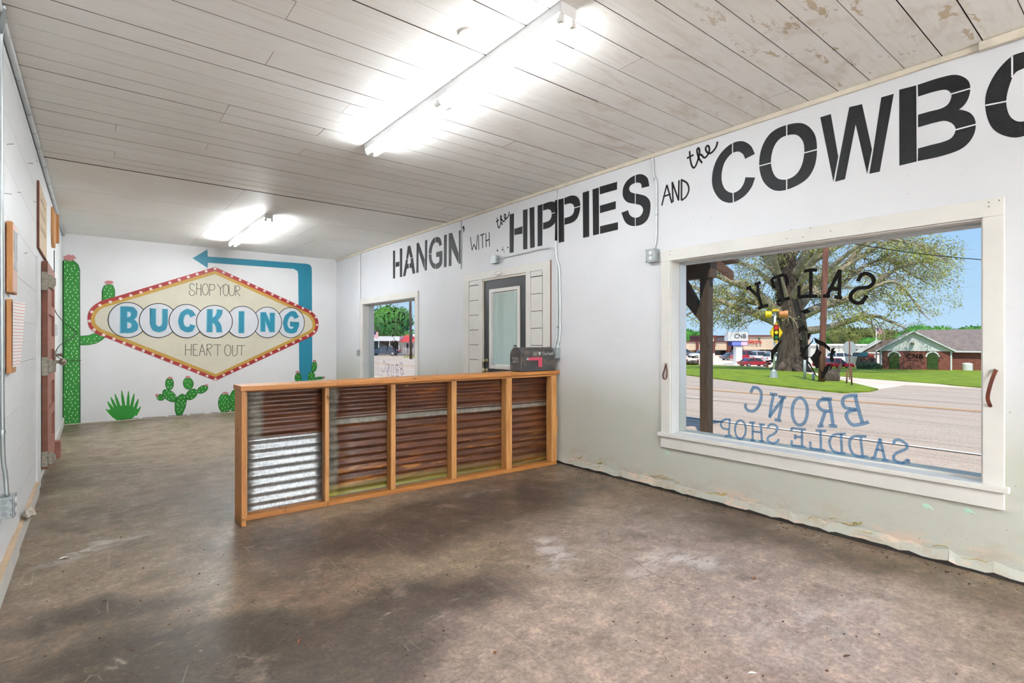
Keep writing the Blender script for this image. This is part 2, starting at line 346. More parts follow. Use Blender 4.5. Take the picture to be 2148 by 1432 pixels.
# corrugated metal
def m_sheet(name, kind):
    t = NT(name); v = t.pos((1.0, 1, 9)); w_ = t.pos(); p = t.sep(w_)
    if kind == 'zinc':
        n = t.noise(w_, 55, 6, .75); t.base(t.ramp(n, [(.35, hexc(128, 132, 134)), (.62, hexc(192, 196, 198))]))
        t.b.inputs['Metallic'].default_value = .75; t.l(t.ramp(n, [(.3, .3), (.7, .5)]), t.b.inputs['Roughness']); t.bump(n, .1, .003); return t.m
    n = t.noise(v, 2.2, 8, .66, .4); n2 = t.noise(w_, 34, 7, .7)
    c = t.ramp(n, [(.30, hexc(40, 24, 18)), (.48, hexc(70, 40, 28)), (.60, hexc(90, 50, 30)), (.70, hexc(146, 82, 34))])
    c = t.mix(.3, c, t.ramp(n2, [(.3, hexc(34, 20, 15)), (.7, hexc(112, 66, 36))]))
    ye = t.math('MULTIPLY', t.ramp(t.noise(t.pos((1.4, 1, 16)), 1.5, 7, .7), [(.55, 0), (.64, 1)]), t.ramp(p['Z'], [(.18, 1), (.62, 0)]))
    c = t.mix(t.math('MULTIPLY', ye, .8), c, hexc(178, 120, 56))
    fl = t.math('MULTIPLY', t.ramp(t.noise(t.pos((3, 1, 14)), 3, 7, .7), [(.66, 0), (.675, 1)]), t.ramp(p['X'], [(1.9, 0), (2.3, 1)]))
    c = t.mix(fl, c, hexc(206, 170, 120))
    gy = t.ramp(t.noise(w_, 16, 7, .7), [(.3, hexc(88, 84, 78)), (.7, hexc(146, 142, 130))])
    wob = t.math('MULTIPLY', t.math('SUBTRACT', t.noise(w_, 9, 5), .5), .06)
    X0 = dict(U1=.88, U2=1.46, L2=1.46)[kind]
    gm = t.ramp(t.math('ADD', p['X'], wob), [(X0 + .13, 1), (X0 + .165, 0)])
    if kind == 'L2':
        gm = t.math('MAXIMUM', gm, t.ramp(t.math('ADD', p['Z'], t.math('MULTIPLY', wob, .3)), [(.642, 0), (.65, 1)]))
        mo = t.math('MULTIPLY', t.ramp(p['Z'], [(.06, 1), (.15, 0)]), t.ramp(p['X'], [(2.2, 1), (3.4, .3)]))
        c = t.mix(t.math('MULTIPLY', mo, .9), c, hexc(126, 122, 56))
        gy = t.mix(mo, gy, hexc(150, 146, 70))
    c = t.mix(gm, c, gy); t.base(c)
    t.b.inputs['Roughness'].default_value = .34; t.b.inputs['Specular IOR Level'].default_value = .45; t.bump(n2, .45, .005); return t.m
# outdoor materials
M['asphalt'] = NT('asphalt'); _t = M['asphalt']; _v = _t.pos(); _n = _t.noise(_t.pos((3, .16, 1)), .5, 6, .6)
_c = _t.ramp(_n, [(.3, hexc(166, 150, 136)), (.5, hexc(196, 180, 166)), (.7, hexc(182, 168, 156))])
_c = _t.mix(.5, _c, _t.ramp(_t.noise(_v, 30, 4, .8), [(.35, hexc(108, 100, 98)), (.65, hexc(226, 216, 208))]), 'OVERLAY')
_tr = _t.ramp(_t.noise(_t.pos((6, .05, 1)), .45, 3), [(.60, 0), (.66, .55)])
_c = _t.mix(_tr, _c, hexc(118, 112, 112)); _t.base(_c); _t.b.inputs['Roughness'].default_value = .9; M['asphalt'] = _t.m
def m_mix(name, c1, c2, sc, rough=.9, bump=0, stretch=(1, 1, 1)):
    t = NT(name); n = t.noise(t.pos(stretch), sc, 6, .65); t.base(t.ramp(n, [(.35, c1), (.65, c2)])); t.b.inputs['Roughness'].default_value = rough
    if bump: t.bump(n, bump, .05)
    return t.m
M['lawn'] = m_mix('lawn_grass', hexc(92, 118, 8), hexc(140, 160, 14), 1.6, .95, .4)
M['leaf'] = m_mix('spring_leaf', hexc(138, 148, 60), hexc(190, 190, 104), 1.2)
M['leaf2'] = m_mix('bright_leaf', hexc(46, 112, 40), hexc(96, 158, 60), .35)
M['leaf3'] = m_mix('olive_leaf', hexc(74, 84, 42), hexc(120, 124, 60), .35)
M['bark'] = m_mix('sycamore_bark', hexc(58, 47, 41), hexc(104, 90, 80), 1.8, .9, .5, (2, 2, .6))
M['bark_pale'] = m_mix('pale_bark', hexc(128, 114, 98), hexc(186, 176, 158), 1.2, .9)
M['pole'] = m_mix('utility_pole_wood', hexc(104, 66, 54), hexc(142, 98, 82), 2, .9, 0, (4, 4, .3))
M['conc'] = m_mix('pale_concrete', hexc(218, 198, 180), hexc(238, 222, 206), .8)
M['paintw'] = flat('road_white_line', hexc(238, 236, 230), .8); M['painty'] = flat('road_yellow_line', hexc(222, 160, 84), .8)
M['brickwall'] = m_mix('red_brick', hexc(122, 70, 64), hexc(156, 98, 88), 3.2, .9, .3, (1, 1, 4))
M['roof'] = m_mix('brown_shingle', hexc(118, 104, 100), hexc(146, 130, 124), 2.5)
M['siding'] = flat('white_siding', hexc(232, 234, 238), .7)
M['stucco'] = m_mix('tan_stucco', hexc(206, 184, 160), hexc(222, 202, 180), .3); M['maroon'] = flat('maroon_coping', hexc(112, 62, 58), .7)
M['shop_dark'] = flat('dark_shopfront', hexc(56, 60, 66), .2); M['metal_roof'] = flat('pale_metal', hexc(214, 214, 206), .5)
M['greenglass'] = flat('green_window_glass', hexc(66, 88, 50), .1)
M['signred'] = flat('store_letter_red', hexc(206, 44, 40), .6); M['green'] = flat('sign_green', hexc(20, 112, 56), .6)
M['yellow'] = flat('sign_yellow', hexc(244, 208, 30), .5, var=.02); M['orange'] = flat('beacon_orange', hexc(214, 140, 84), .5)
M['led'] = emis('led_panel_blue', hexc(96, 108, 196), .8); M['led2'] = emis('led_panel_pink', hexc(232, 150, 206), .9)
M['tire'] = flat('tyre_rubber', hexc(40, 40, 42), .8); M['hub'] = flat('wheel_hub', hexc(190, 190, 192), .3, .6); M['carglass'] = flat('car_glass', hexc(58, 68, 78), .08)
M['galv'] = flat('galvanised_post', hexc(176, 184, 186), .5, .3); M['redroof'] = flat('red_roof', hexc(206, 56, 52), .6)
M['navy'] = flat('flag_navy', hexc(52, 56, 120), .8); M['flagred'] = flat('flag_stripe_red', hexc(206, 56, 64), .8); M['flagwhite'] = flat('flag_white', hexc(240, 240, 242), .8)
M['hedge'] = m_mix('dark_hedge', hexc(34, 52, 34), hexc(64, 84, 46), 3, .9, .5)
# ================================================================== ROOM SHELL
XO = WR + .205          # outer face of the street wall
W1 = (.69, 2.796, .505, 2.062)       # window 1 opening  (y0,y1,z0,z1)
W2 = (7.56, 9.66, .505, 2.045)
D1 = (4.80, 5.70, 0, 2.15)
def s_(o): o['kind'] = 'structure'; return o
fl = s_(MB().box(WL - .2, WF - .2, -.15, XO, WB + .2, 0).build('floor', M['floor'], origin=(0, 0, 0)))
b = MB()
def cols(y0, y1, z0, z1): b.box(WR, y0, z0, XO, y1, z1)
ys = [WF - .2, W1[0], W1[1], D1[0], D1[1], W2[0], W2[1], WB + .2]
for y0, y1, kind in zip(ys[:-1], ys[1:], ('s', W1, 's', D1, 's', W2, 's')):
    if kind == 's': cols(y0, y1, .012, CH + .25)
    else:
        if kind[2] > 0: cols(y0, y1, .012, kind[2])
        cols(y0, y1, kind[3], CH + .25)
wr = s_(b.build('wall_right', M['wall_r'], origin=(WR, 0, 0)))
wb = s_(MB().box(WL - .2, WB, 0, WR, WB + .2, CH + .25).build('wall_back', M['wall_b'], origin=(0, WB, 0)))
wf = s_(MB().box(WL - .2, WF - .2, 0, WR, WF, CH + .25).build('wall_front', M['wall_b'], origin=(0, WF, 0)))
wl = s_(MB().box(WL - .2, WF, 0, WL - .012, WB, CH + .25).build('wall_left', M['wall_l'], origin=(WL, 0, 0)))
# broken plaster edge and dark gap at the foot of the street wall
e_ = MB(); y = WF; rnd = random.Random(3)
for side in (0,):
    seg = []
    while y < D1[0] - .05: seg.append(y); y += rnd.uniform(.03, .09)
    zt = [rnd.uniform(.022, .05) for _ in seg]
    for a, c, z0, z1 in zip(seg[:-1], seg[1:], zt[:-1], zt[1:]):
        o0, o1 = .006 + rnd.random() * .006, .006 + rnd.random() * .006
        e_.add([(WR - o0 - .009, a, .004 + z0 * .55), (WR - o1 - .009, c, .004 + z1 * .55), (WR - .004, c, z1 + .05), (WR - .004, a, z0 + .05)], [(0, 3, 2, 1)])
e_.build('broken_plaster_edge', M['wall_r'], wr, kind='stuff')
g_ = MB(); 
for a, c, z0, z1 in zip(seg[:-1], seg[1:], zt[:-1], zt[1:]): g_.prism([(WR - .0135, a, .0005), (WR - .0135, c, .0005), (WR - .0135, c, .007 + z1 * .55), (WR - .0135, a, .007 + z0 * .55)], (.0125, 0, 0))
g_.build('floor_gap', M['dark'], wr)
gl_ = MB()
for k in range(26):
    yy = rnd.uniform(.5, 3.9); zz = rnd.uniform(.06, .13); L = rnd.uniform(.04, .14)
    gl_.tube(crom([(WR - .006, yy + L * t, zz - .02 * t + rnd.uniform(-.012, .012)) for t in (0, .33, .66, 1)], 3), rnd.uniform(.002, .005), 5)
gl_.build('old_glue_drips', flat('dried_glue', hexc(176, 156, 92), .6, var=.2, sc=20), wr, kind='stuff')
# loose paint flakes below the window
for u, v in ((1945, 1062), (2032, 1072), (1400, 950)):
    p = onX(u, v, WR); f_ = MB()
    f_.prism([(WR - .001, p.y + a, p.z + c) for a, c in ((.025, .012), (.0, .018), (-.02, .004), (-.034, -.014), (-.012, -.004), (.012, -.012))], (-.002, 0, 0))
    f_.build('paint_flake', flat('mint_old_paint', hexc(176, 214, 192), .6), wr)
# left wall: horizontal boards with tight joints
z = 0.0; i = 0
for h_ in (.30, .31, .29, .30, .145, .145, .29, .30, .30, .29, .30, .30):
    if z >= CH: break
    z1 = min(z + h_, CH)
    for y0, y1 in ((WF, -1.2), (-1.2, 2.4 + .9 * (i % 3)), (2.4 + .9 * (i % 3), 6.60)):
        box('wall_board', M['wall_l'], (WL - .012, y0 + .0015, z + .0015), (WL, y1 - .0015, z1 - .0015), wl)
    z = z1; i += 1
for y0, y1 in ((8.15, 9.3), (9.3, 10.45), (10.45, WB)):
    box('wall_panel', M['wall_l'], (WL - .012, y0 + .004, .1), (WL - .002, y1 - .004, CH), wl)
box('wall_panel', M['wall_l'], (WL - .012, 6.60, 2.12), (WL - .002, 8.15, CH), wl)
# nails left in the boards
for u, v, L in ((14, 303, .05), (58, 342, .05), (36, 403, .03), (70, 422, .03), (75, 338, .02), (50, 532, .03), (6, 405, .06)):
    p = onX(u, v, WL); n_ = MB(); q = p + Vector((L * .55, 0, rnd.uniform(-.004, .01)))
    n_.tube([p, q], .0016, 6); n_.tube([q, q + Vector((.0015, 0, 0))], .004, 8); n_.build('nail', M['iron'], wl)
# ceiling: tongue and groove planks in front, wide smooth panels behind the joint
ce = s_(MB().box(WL - .2, WF - .2, CH + .018, XO, WB + .2, CH + .22).build('ceiling', M['dark'], origin=(0, 0, CH + .1)))
YJ = 6.57; pitch = .1898; yy = YJ - .004; row = 0; rc = random.Random(11)
joints = {}
for u, v in ((612, 20), (557, 136), (480, 222), (461, 255), (242, 275), (720, 232), (665, 285), (437, 302), (625, 325), (240, 330), (930, 220), (1245, 218), (1070, 302), (870, 300), (980, 410)):
    p = onZ(u, v, CH); joints.setdefault(int((YJ - p.y) / pitch), []).append(p.x)
while yy > WF:
    y0 = max(yy - pitch, WF); xs = sorted(joints.get(row, []))
    if not xs and rc.random() < .35: xs = [rc.uniform(2.2, 3.9)] if rc.random() < .6 else []
    if y0 < -.3: xs = [rc.uniform(.5, 3.2)]
    xs = [WL - .0] + xs + [WR]
    for a, c in zip(xs[:-1], xs[1:]):
        g = rc.choice((.0022, .0034, .005, .0028)); dz = rc.uniform(0, .0022)
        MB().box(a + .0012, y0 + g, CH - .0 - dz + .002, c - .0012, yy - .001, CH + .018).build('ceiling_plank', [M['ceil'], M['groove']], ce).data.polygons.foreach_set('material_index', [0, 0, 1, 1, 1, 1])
    yy -= pitch; row += 1
for k, (y0, y1) in enumerate(((6.585, 7.80), (7.80, 9.02), (9.02, 10.24), (10.24, WB))):
    xs = [WL, 1.35 + .25 * (k % 2), 2.6, WR] if k < 2 else [WL, 1.35, 2.95, WR]
    for a, c in zip(xs[:-1], xs[1:]):
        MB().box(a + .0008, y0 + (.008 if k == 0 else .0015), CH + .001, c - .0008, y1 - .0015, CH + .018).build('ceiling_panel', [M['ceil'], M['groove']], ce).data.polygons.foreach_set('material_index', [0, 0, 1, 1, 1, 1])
pd = onZ(985, 73, CH)
MB().lathe((pd.x, pd.y, CH - .005), [(.060, 0), (.066, .003), (.066, .008)], 28).build('blank_cover', M['ceil'], ce, smooth=False, label='round painted cover plate over an old ceiling fitting')
# roof outside
MB().prism([(WL - .4, WF - .4, CH + .25), (XO + .1, WF - .4, CH + .25), (XO + .1, WF - .4, CH + .45), (WL - .4, WF - .4, CH + .6)], (0, WB - WF + .8, 0)).build('roof', M['metal_roof'], kind='structure')
# trims
s_(box('trim_1', M['trim_dirty'], (WR - .022, WF, CH - .036), (WR, WB, CH), bevel=.004))
s_(box('trim_2', M['trim_dirty'], (WR - .05, .35, CH - .05), (WR - .022, .70, CH - .002)))
tb = MB(); tb.tube([(WL + .020, WF, CH - .022), (WL + .020, WB, CH - .022)], .017, 10); ct = s_(tb.build('trim_3', M['conduit'], smooth=True))
for u, v in ((10, 136), (44, 238), (64, 292), (75, 331), (84, 365), (95, 398), (105, 430)):
    p = onX(u, v, WL + .03); MB().lathe((WL + .020, p.y, CH - .022), [(.0185, -.010), (.0185, .010)], 12, (0, 1, 0)).build('pipe_clip', M['zinc'], ct)
# baseboards on the left
bb = s_(box('baseboard_left', M['trim'], (WL, 1.0, 0), (WL + .032, 4.55, .125), bevel=.004))
box('top_edge', M['tan'], (WL + .001, 1.0, .1255), (WL + .031, 4.55, .131), bb)
box('baseboard_section', M['trim'], (WL, 4.56, 0), (WL + .026, 6.22, .105), bb, bevel=.004)
box('top_edge', M['tan'], (WL + .001, 4.56, .1055), (WL + .025, 6.22, .111), bb)
box('baseboard_section', M['trim'], (WL, WF, 0), (WL + .032, .99, .125), bb, bevel=.004)
box('baseboard_section', M['trim'], (WL, 8.2, 0), (WL + .03, WB, .12), bb, bevel=.004)
lump = MB(); lump.blob((WL + .042, 5.02, .135), .034, .085, .038, 4, .5, 1.6, 3)
lump.build('mortar_lump', flat('crumbly_mortar', hexc(200, 190, 176), .9, var=.15, sc=40, bump=.6), None, label='crumbly grey mortar lump stuck on the left baseboard', cat='mortar lump')
cr = MB(); cr.box(WL, WB - .012, 0, WR, WB - .0005, .014)
cr.build('trim_4', M['trim_dirty'], kind='structure')
gp = MB(); yv = WL + .75
while yv < 3.9:
    L = rnd.uniform(.08, .35); gp.tube(crom([(yv + L * t, WB - .013, .018 + rnd.uniform(-.004, .008)) for t in (0, .3, .6, 1)], 3), .004, 5); yv += L + rnd.uniform(0, .12)
gp.build('floor_crack', M['dark'], wb, kind='stuff')
# ------------------------------------------------------------------ flat paint on a wall plane
class Paint:
    """shapes given where the lines of sight meet the wall, laid on it as thin paint"""
    def __init__(s, plane, X, ox=0, oy=0, sc=1.0, shift=0.0):
        s.pl, s.X, s.ox, s.oy, s.sc, s.sh = plane, X, ox, oy, sc, shift
    def p(s, q):
        u, v = s.ox + q[0] / s.sc, s.oy + q[1] / s.sc
        w_ = onX(u, v, s.X) if s.pl == 'X' else onY(u, v, s.X)
        return Vector((w_.y + s.sh, w_.z)) if s.pl == 'X' else Vector((w_.x + s.sh, w_.z))
    def to3(s, a, off): return Vector((s.X - off, a[0], a[1])) if s.pl == 'X' else Vector((a[0], s.X - off, a[1]))
    def nrm(s): return Vector((-1, 0, 0)) if s.pl == 'X' else Vector((0, -1, 0))
    def lay(s, mb, off):
        k = getattr(mb, 'kk', 0); mb.kk = k + 1; return off + (k % 12) * .00012
    def poly(s, mb, pts, off=.0008, closed_smooth=0, raw=False):
        off = s.lay(mb, off)
        P = [q if raw else s.p(q) for q in pts]
        if closed_smooth: P = crom(P, closed_smooth, True)
        mb.prism([s.to3(a, off - .0004) for a in P], s.nrm() * .0004); return mb
    def strip(s, mb, A, B, off=.0008, n=5, closed=False, bottom=False):
        off = s.lay(mb, off)
        A = crom([s.p(q) for q in A], n, closed); B = crom([s.p(q) for q in B], n, closed)
        k = len(A); vs = [s.to3(a, off) for a in A] + [s.to3(a, off) for a in B]
        rng = range(k if closed else k - 1)
        fs = []
        for i in rng:
            j = (i + 1) % k; f = (i, j, k + j, k + i)
            c = (vs[f[1]] - vs[f[0]]).cross(vs[f[2]] - vs[f[0]])
            fs.append(f if c.dot(s.nrm()) >= 0 else f[::-1])
        mb.add(vs, fs); return mb
    def stroke(s, mb, pts, wd, off=.0008, smooth=0, raw=False, closed=False):
        off = s.lay(mb, off)
        P = [q if raw else s.p(q) for q in pts]
        if smooth: P = crom(P, smooth, closed)
        if closed: P = P + [P[0], P[1]]
        L = []; R = []
        for i, a in enumerate(P):
            d = (P[min(i + 1, len(P) - 1)] - P[max(i - 1, 0)]);
            if d.length < 1e-9: d = Vector((1, 0))
            d.normalize(); nn = Vector((-d.y, d.x))
            if 0 < i < len(P) - 1:
                d1 = (a - P[i - 1]); d2 = (P[i + 1] - a)
                if d1.length > 1e-9 and d2.length > 1e-9:
                    cs = max(.5, abs(nn.dot(Vector((-d1.y, d1.x)).normalized()))); nn = nn / cs
            w_ = wd[0] + (wd[1] - wd[0]) * i / max(1, len(P) - 1) if isinstance(wd, tuple) else wd
            L.append(a + nn * w_ / 2); R.append(a - nn * w_ / 2)
        k = len(P); vs = [s.to3(a, off) for a in L + R]; fs = []
        for i in range(k - 1):
            f = (i, i + 1, k + i + 1, k + i); c = (vs[f[1]] - vs[f[0]]).cross(vs[f[2]] - vs[f[0]])
            fs.append(f if c.dot(s.nrm()) >= 0 else f[::-1])
        mb.add(vs, fs); return mb
    def ell(s, mb, c, rx, ry, off=.0008, n=32, slant=0, wd=None):
        pts = [(c[0] + rx * math.cos(2 * math.pi * k / n) , c[1] + ry * math.sin(2 * math.pi * k / n) + slant * math.cos(2 * math.pi * k / n)) for k in range(n)]
        if wd: return s.stroke(mb, pts, wd, off, closed=True)
        return s.poly(mb, pts, off)
# ------------------------------------------------------------------ stencil slogan on the street wall
A = Paint('X', WR, 810, 440, 7.16); B = Paint('X', WR, 1030, 350, 5.967); C = Paint('X', WR, 1388, 0, 2.826); D2 = Paint('X', WR, 700, 0, 2.826)
def letter(name='stencil_letter', P=A, polys=(), strips=(), gaps=(), rings=()):
    m = MB()
    for q in polys: P.poly(m, q)
    for a, c in strips: P.strip(m, a, c)
    for a, c in rings: P.strip(m, a, c, closed=True)
    o = m.build(name, M['black'], wr)
    if gaps:
        g = MB()
        for q in gaps: P.stroke(g, q, .008, .0024)
        g.build('stencil_gap', M['bridge'], o)
    return o
letter(P=A, polys=[[(103, 612), (135, 610), (135, 1030), (103, 1032)], [(207, 580), (243, 578), (241, 1005), (207, 1010)], [(143, 790), (200, 775), (200, 845), (143, 860)]])
letter(P=A, polys=[[(325, 545), (365, 535), (403, 712), (365, 722), (346, 650), (330, 735), (300, 740)], [(298, 747), (329, 741), (320, 812), (341, 808), (341, 878), (312, 885), (290, 992), (252, 1000)], [(366, 731), (405, 719), (438, 950), (400, 962), (383, 870), (352, 875), (352, 805), (373, 800)]])
letter(P=A, polys=[[(458, 502), (493, 490), (500, 530), (487, 560), (487, 940), (453, 948)], [(490, 489), (580, 745), (574, 900), (480, 600), (480, 500)], [(584, 460), (620, 447), (612, 908), (581, 914)]])
letter(P=A, strips=[([(840, 520), (815, 430), (760, 407), (700, 440), (655, 545), (640, 665), (655, 790), (700, 870), (745, 888), (800, 870), (838, 820), (845, 760)],
                    [(800, 550), (790, 505), (760, 488), (722, 505), (695, 570), (683, 665), (690, 750), (712, 795), (745, 808), (780, 795), (797, 770), (800, 740)])],
       polys=[[(752, 635), (845, 612), (845, 770), (800, 800), (800, 705), (752, 708)]], gaps=[[(742, 408), (742, 500)], [(742, 795), (742, 892)], [(636, 663), (690, 660)]])
letter(P=A, polys=[[(870, 380), (912, 368), (910, 855), (866, 865)]])
letter(P=A, polys=[[(940, 352), (984, 346), (982, 840), (940, 848)], [(960, 350), (992, 345), (1090, 660), (1085, 810), (975, 560), (975, 400)], [(1092, 315), (1137, 298), (1137, 805), (1092, 812)]])
letter('apostrophe', A, [[(1145, 250), (1172, 238), (1180, 290), (1168, 340), (1158, 335), (1162, 300), (1148, 280)]])
def handwriting(name, P, strokes, wd, mat='ink', off=.0008, parent=None, smooth=True, shape=()):
    m = MB()
    for q in strokes: P.stroke(m, q, wd, off, 4 if smooth and len(q) > 2 else 0)
    for q in shape: P.poly(m, q, off)
    return m.build(name, M[mat], parent or wr)
handwriting('brushed_word', A, [[(1265, 405), (1292, 608)], [(1292, 608), (1318, 515)], [(1318, 515), (1355, 600)], [(1355, 600), (1370, 378)], [(1388, 372), (1392, 598)], [(1415, 385), (1478, 358)], [(1445, 372), (1450, 578)], [(1498, 348), (1503, 560)], [(1548, 335), (1553, 552)], [(1500, 465), (1550, 445)]], .016)
THE = [[(160, 255), (170, 400), (200, 540), (245, 590), (290, 530), (335, 400), (358, 290), (350, 215), (330, 198), (308, 230), (315, 300), (350, 410), (410, 495)], [(105, 400), (240, 330)], [(340, 345), (390, 328), (430, 372), (465, 388), (500, 360), (545, 290), (555, 220), (540, 160), (510, 152), (482, 190), (490, 250), (525, 290), (580, 298), (650, 235), (700, 150), (718, 65)]]
handwriting('brushed_word', Paint('X', WR, 1430, 290, 9.55), THE, .017)
T1 = Paint('X', WR, 0, 0, 1.0)
handwriting('brushed_word', T1, [[(1040.5 + (x - 105) / 613 * 28, 444 + (y_ - 65) / 530 * 34) for x, y_ in q] for q in THE], .018)
handwriting('paint_drip', A, [[(1745, 548), (1760, 590), (1775, 645)]], .008, shape=[[(1662, 600), (1680, 595), (1684, 620), (1664, 626)], [(1735, 590), (1752, 588), (1750, 610), (1736, 608)], [(1820, 552), (1836, 552), (1836, 575), (1822, 577)]])
letter(P=B, polys=[[(233, 595), (289, 580), (284, 1068), (233, 1077)], [(400, 540), (458, 527), (455, 1028), (402, 1033)], [(292, 775), (394, 742), (393, 835), (294, 853)]])
letter(P=B, polys=[[(482, 515), (543, 498), (548, 1005), (490, 1018)]])
letter(P=B, polys=[[(583, 485), (646, 465), (643, 985), (583, 995)]], strips=[([(652, 465), (740, 435), (805, 445), (832, 520), (826, 620), (800, 700), (740, 755), (652, 785)], [(652, 548), (710, 530), (745, 542), (757, 575), (757, 620), (735, 665), (700, 685), (652, 700)])], gaps=[[(755, 585), (832, 562)]])
letter(P=B, polys=[[(842, 408), (910, 392), (917, 935), (848, 950)]], strips=[([(918, 388), (1010, 357), (1080, 375), (1115, 440), (1113, 540), (1080, 640), (1020, 695), (920, 725)], [(920, 475), (980, 457), (1020, 465), (1040, 500), (1037, 560), (1015, 600), (980, 622), (920, 640)])], gaps=[[(1037, 515), (1118, 492)]])
letter(P=B, polys=[[(1147, 322), (1228, 297), (1230, 872), (1153, 888)]])
letter(P=B, polys=[[(1271, 282), (1350, 257), (1353, 840), (1277, 858)], [(1360, 248), (1580, 185), (1577, 283), (1362, 345)], [(1362, 485), (1563, 428), (1562, 525), (1364, 580)], [(1364, 742), (1590, 690), (1590, 785), (1366, 838)]])
letter(P=B, strips=[([(1983, 240), (1960, 140), (1890, 92), (1800, 105), (1710, 165), (1655, 260), (1652, 370), (1705, 440), (1800, 463), (1870, 480), (1903, 530), (1888, 590), (1845, 628), (1785, 632), (1745, 608), (1725, 575), (1717, 540)],
                    [(1888, 265), (1878, 215), (1850, 198), (1800, 203), (1750, 230), (1730, 270), (1745, 310), (1785, 328), (1850, 340), (1940, 368), (1993, 440), (1990, 570), (1950, 670), (1870, 728), (1760, 737), (1680, 690), (1632, 573)])],
       gaps=[[(1808, 95), (1808, 210)], [(1808, 325), (1808, 470)], [(1808, 625), (1808, 742)]])
handwriting('brushed_word', D2, [[(1945, 1218), (1975, 1095)], [(1975, 1095), (2005, 1203)], [(1953, 1165), (1998, 1150)], [(2012, 1198), (2007, 1078)], [(2007, 1078), (2045, 1188)], [(2045, 1188), (2047, 1068)], [(2062, 1062), (2062, 1188)], [(2060, 1065), (2095, 1085), (2106, 1125), (2090, 1165), (2062, 1188)]], .016)
letter(P=C, strips=[([(553, 912), (525, 860), (470, 836), (400, 860), (335, 930), (302, 1020), (303, 1110), (345, 1180), (410, 1202), (480, 1170), (530, 1115), (555, 1052)], [(495, 942), (480, 912), (450, 898), (410, 915), (375, 960), (357, 1020), (358, 1080), (380, 1125), (420, 1143), (460, 1125), (485, 1090), (497, 1050)])],
       gaps=[[(421, 845), (421, 910)], [(424, 1140), (426, 1205)]])
letter(P=C, rings=[([(742, 740), (840, 732), (905, 790), (921, 885), (905, 990), (850, 1070), (742, 1124), (660, 1125), (600, 1070), (578, 975), (595, 870), (650, 785)], [(742, 803), (800, 800), (838, 840), (845, 905), (830, 980), (795, 1035), (742, 1063), (690, 1058), (660, 1020), (648, 955), (662, 880), (695, 828)])],
       gaps=[[(742, 735), (742, 808)], [(742, 1058), (742, 1128)], [(575, 985), (652, 965)], [(840, 908), (924, 886)]])
letter(P=C, polys=[[(940, 695), (1003, 676), (1047, 928), (1018, 1078)], [(1054, 935), (1112, 635), (1188, 617), (1150, 737), (1087, 1062), (1028, 1077)], [(1112, 635), (1188, 617), (1247, 885), (1218, 1032), (1150, 737)], [(1231, 1030), (1293, 1017), (1376, 556), (1302, 577), (1253, 900)]])
letter(P=C, polys=[[(1408, 532), (1509, 506), (1512, 957), (1409, 982)]], strips=[([(1518, 503), (1640, 463), (1740, 443), (1810, 470), (1830, 525), (1810, 600), (1755, 655), (1640, 715), (1520, 755)], [(1520, 573), (1610, 545), (1680, 532), (1712, 550), (1716, 580), (1695, 620), (1650, 645), (1590, 660), (1520, 680)]),
       ([(1520, 680), (1640, 655), (1750, 648), (1830, 670), (1862, 730), (1845, 810), (1780, 880), (1660, 925), (1518, 955)], [(1520, 755), (1620, 727), (1680, 717), (1725, 735), (1742, 770), (1720, 815), (1670, 840), (1600, 858), (1520, 880)])], gaps=[[(1712, 559), (1834, 524)], [(1738, 771), (1866, 737)]])
letter(P=C, rings=[([(2130, 312), (2060, 345), (1975, 440), (1922, 560), (1925, 680), (1970, 770), (2060, 812), (2150, 805), (2250, 740), (2310, 620), (2330, 480), (2300, 360), (2220, 300)], [(2135, 410), (2090, 440), (2055, 530), (2043, 610), (2060, 680), (2100, 716), (2150, 718), (2200, 690), (2240, 600), (2250, 500), (2230, 425), (2200, 400), (2170, 398)])], gaps=[[(2078, 335), (2078, 460)], [(1920, 625), (2050, 600)]])
# ------------------------------------------------------------------ mural on the back wall
K = Paint('Y', WB, 130, 500, 3.579)
LIM = onY(132, 500, WB).x
def mural(name, mat, label=None):
    return lambda m, parent=wb: m.build(name, M[mat], parent, **({'label': label} if label else {}))
def inside(pt, poly):
    c = False; n = len(poly)
    for i in range(n):
        a, b_ = poly[i], poly[(i + 1) % n]
        if (a[1] > pt[1]) != (b_[1] > pt[1]) and pt[0] < (b_[0] - a[0]) * (pt[1] - a[1]) / (b_[1] - a[1]) + a[0]: c = not c
    return c
def spots(parent, outlines, step=.062, r=.0118, off=.0020):
    m = MB(); rr = random.Random(5)
    for ol in outlines:
        P = [K.p(q) for q in ol]; x0, x1 = min(q.x for q in P), max(q.x for q in P); z0, z1 = min(q.y for q in P), max(q.y for q in P)
        j = 0; z_ = z0
        while z_ < z1:
            x_ = x0 + (step / 2 if j % 2 else 0)
            while x_ < x1:
                q = (x_ + rr.uniform(-.012, .012), z_ + rr.uniform(-.012, .012))
                if all(inside((q[0] + a, q[1] + c), P) for a, c in ((r, 0), (-r, 0), (0, r * 1.6), (0, -r * 1.6))):
                    ang = rr.uniform(-.7, .7); ca, sa = math.cos(ang), math.sin(ang)
                    K.poly(m, [Vector((q[0] + a * ca - c * sa, q[1] + a * sa + c * ca)) for a, c in ((-r * .5, r * .9), (r * .5, r * .9), (r * .25, -r), (-r * .1, -r * 1.3))], off, raw=True)
                x_ += step
            z_ += step * .8; j += 1
    m.build('spines', M['p_spot'], parent, kind='stuff')
def flower(parent, c, rx, ry):
    m = MB(); pts = [(c[0] + rx * math.cos(t) * (1 + .08 * math.cos(7 * t)), c[1] + ry * math.sin(t) * (1 + .12 * math.cos(7 * t))) for t in [2 * math.pi * k / 42 for k in range(42)]]
    K.poly(m, pts, .0040); return m.build('flower', M['p_pink'], parent)
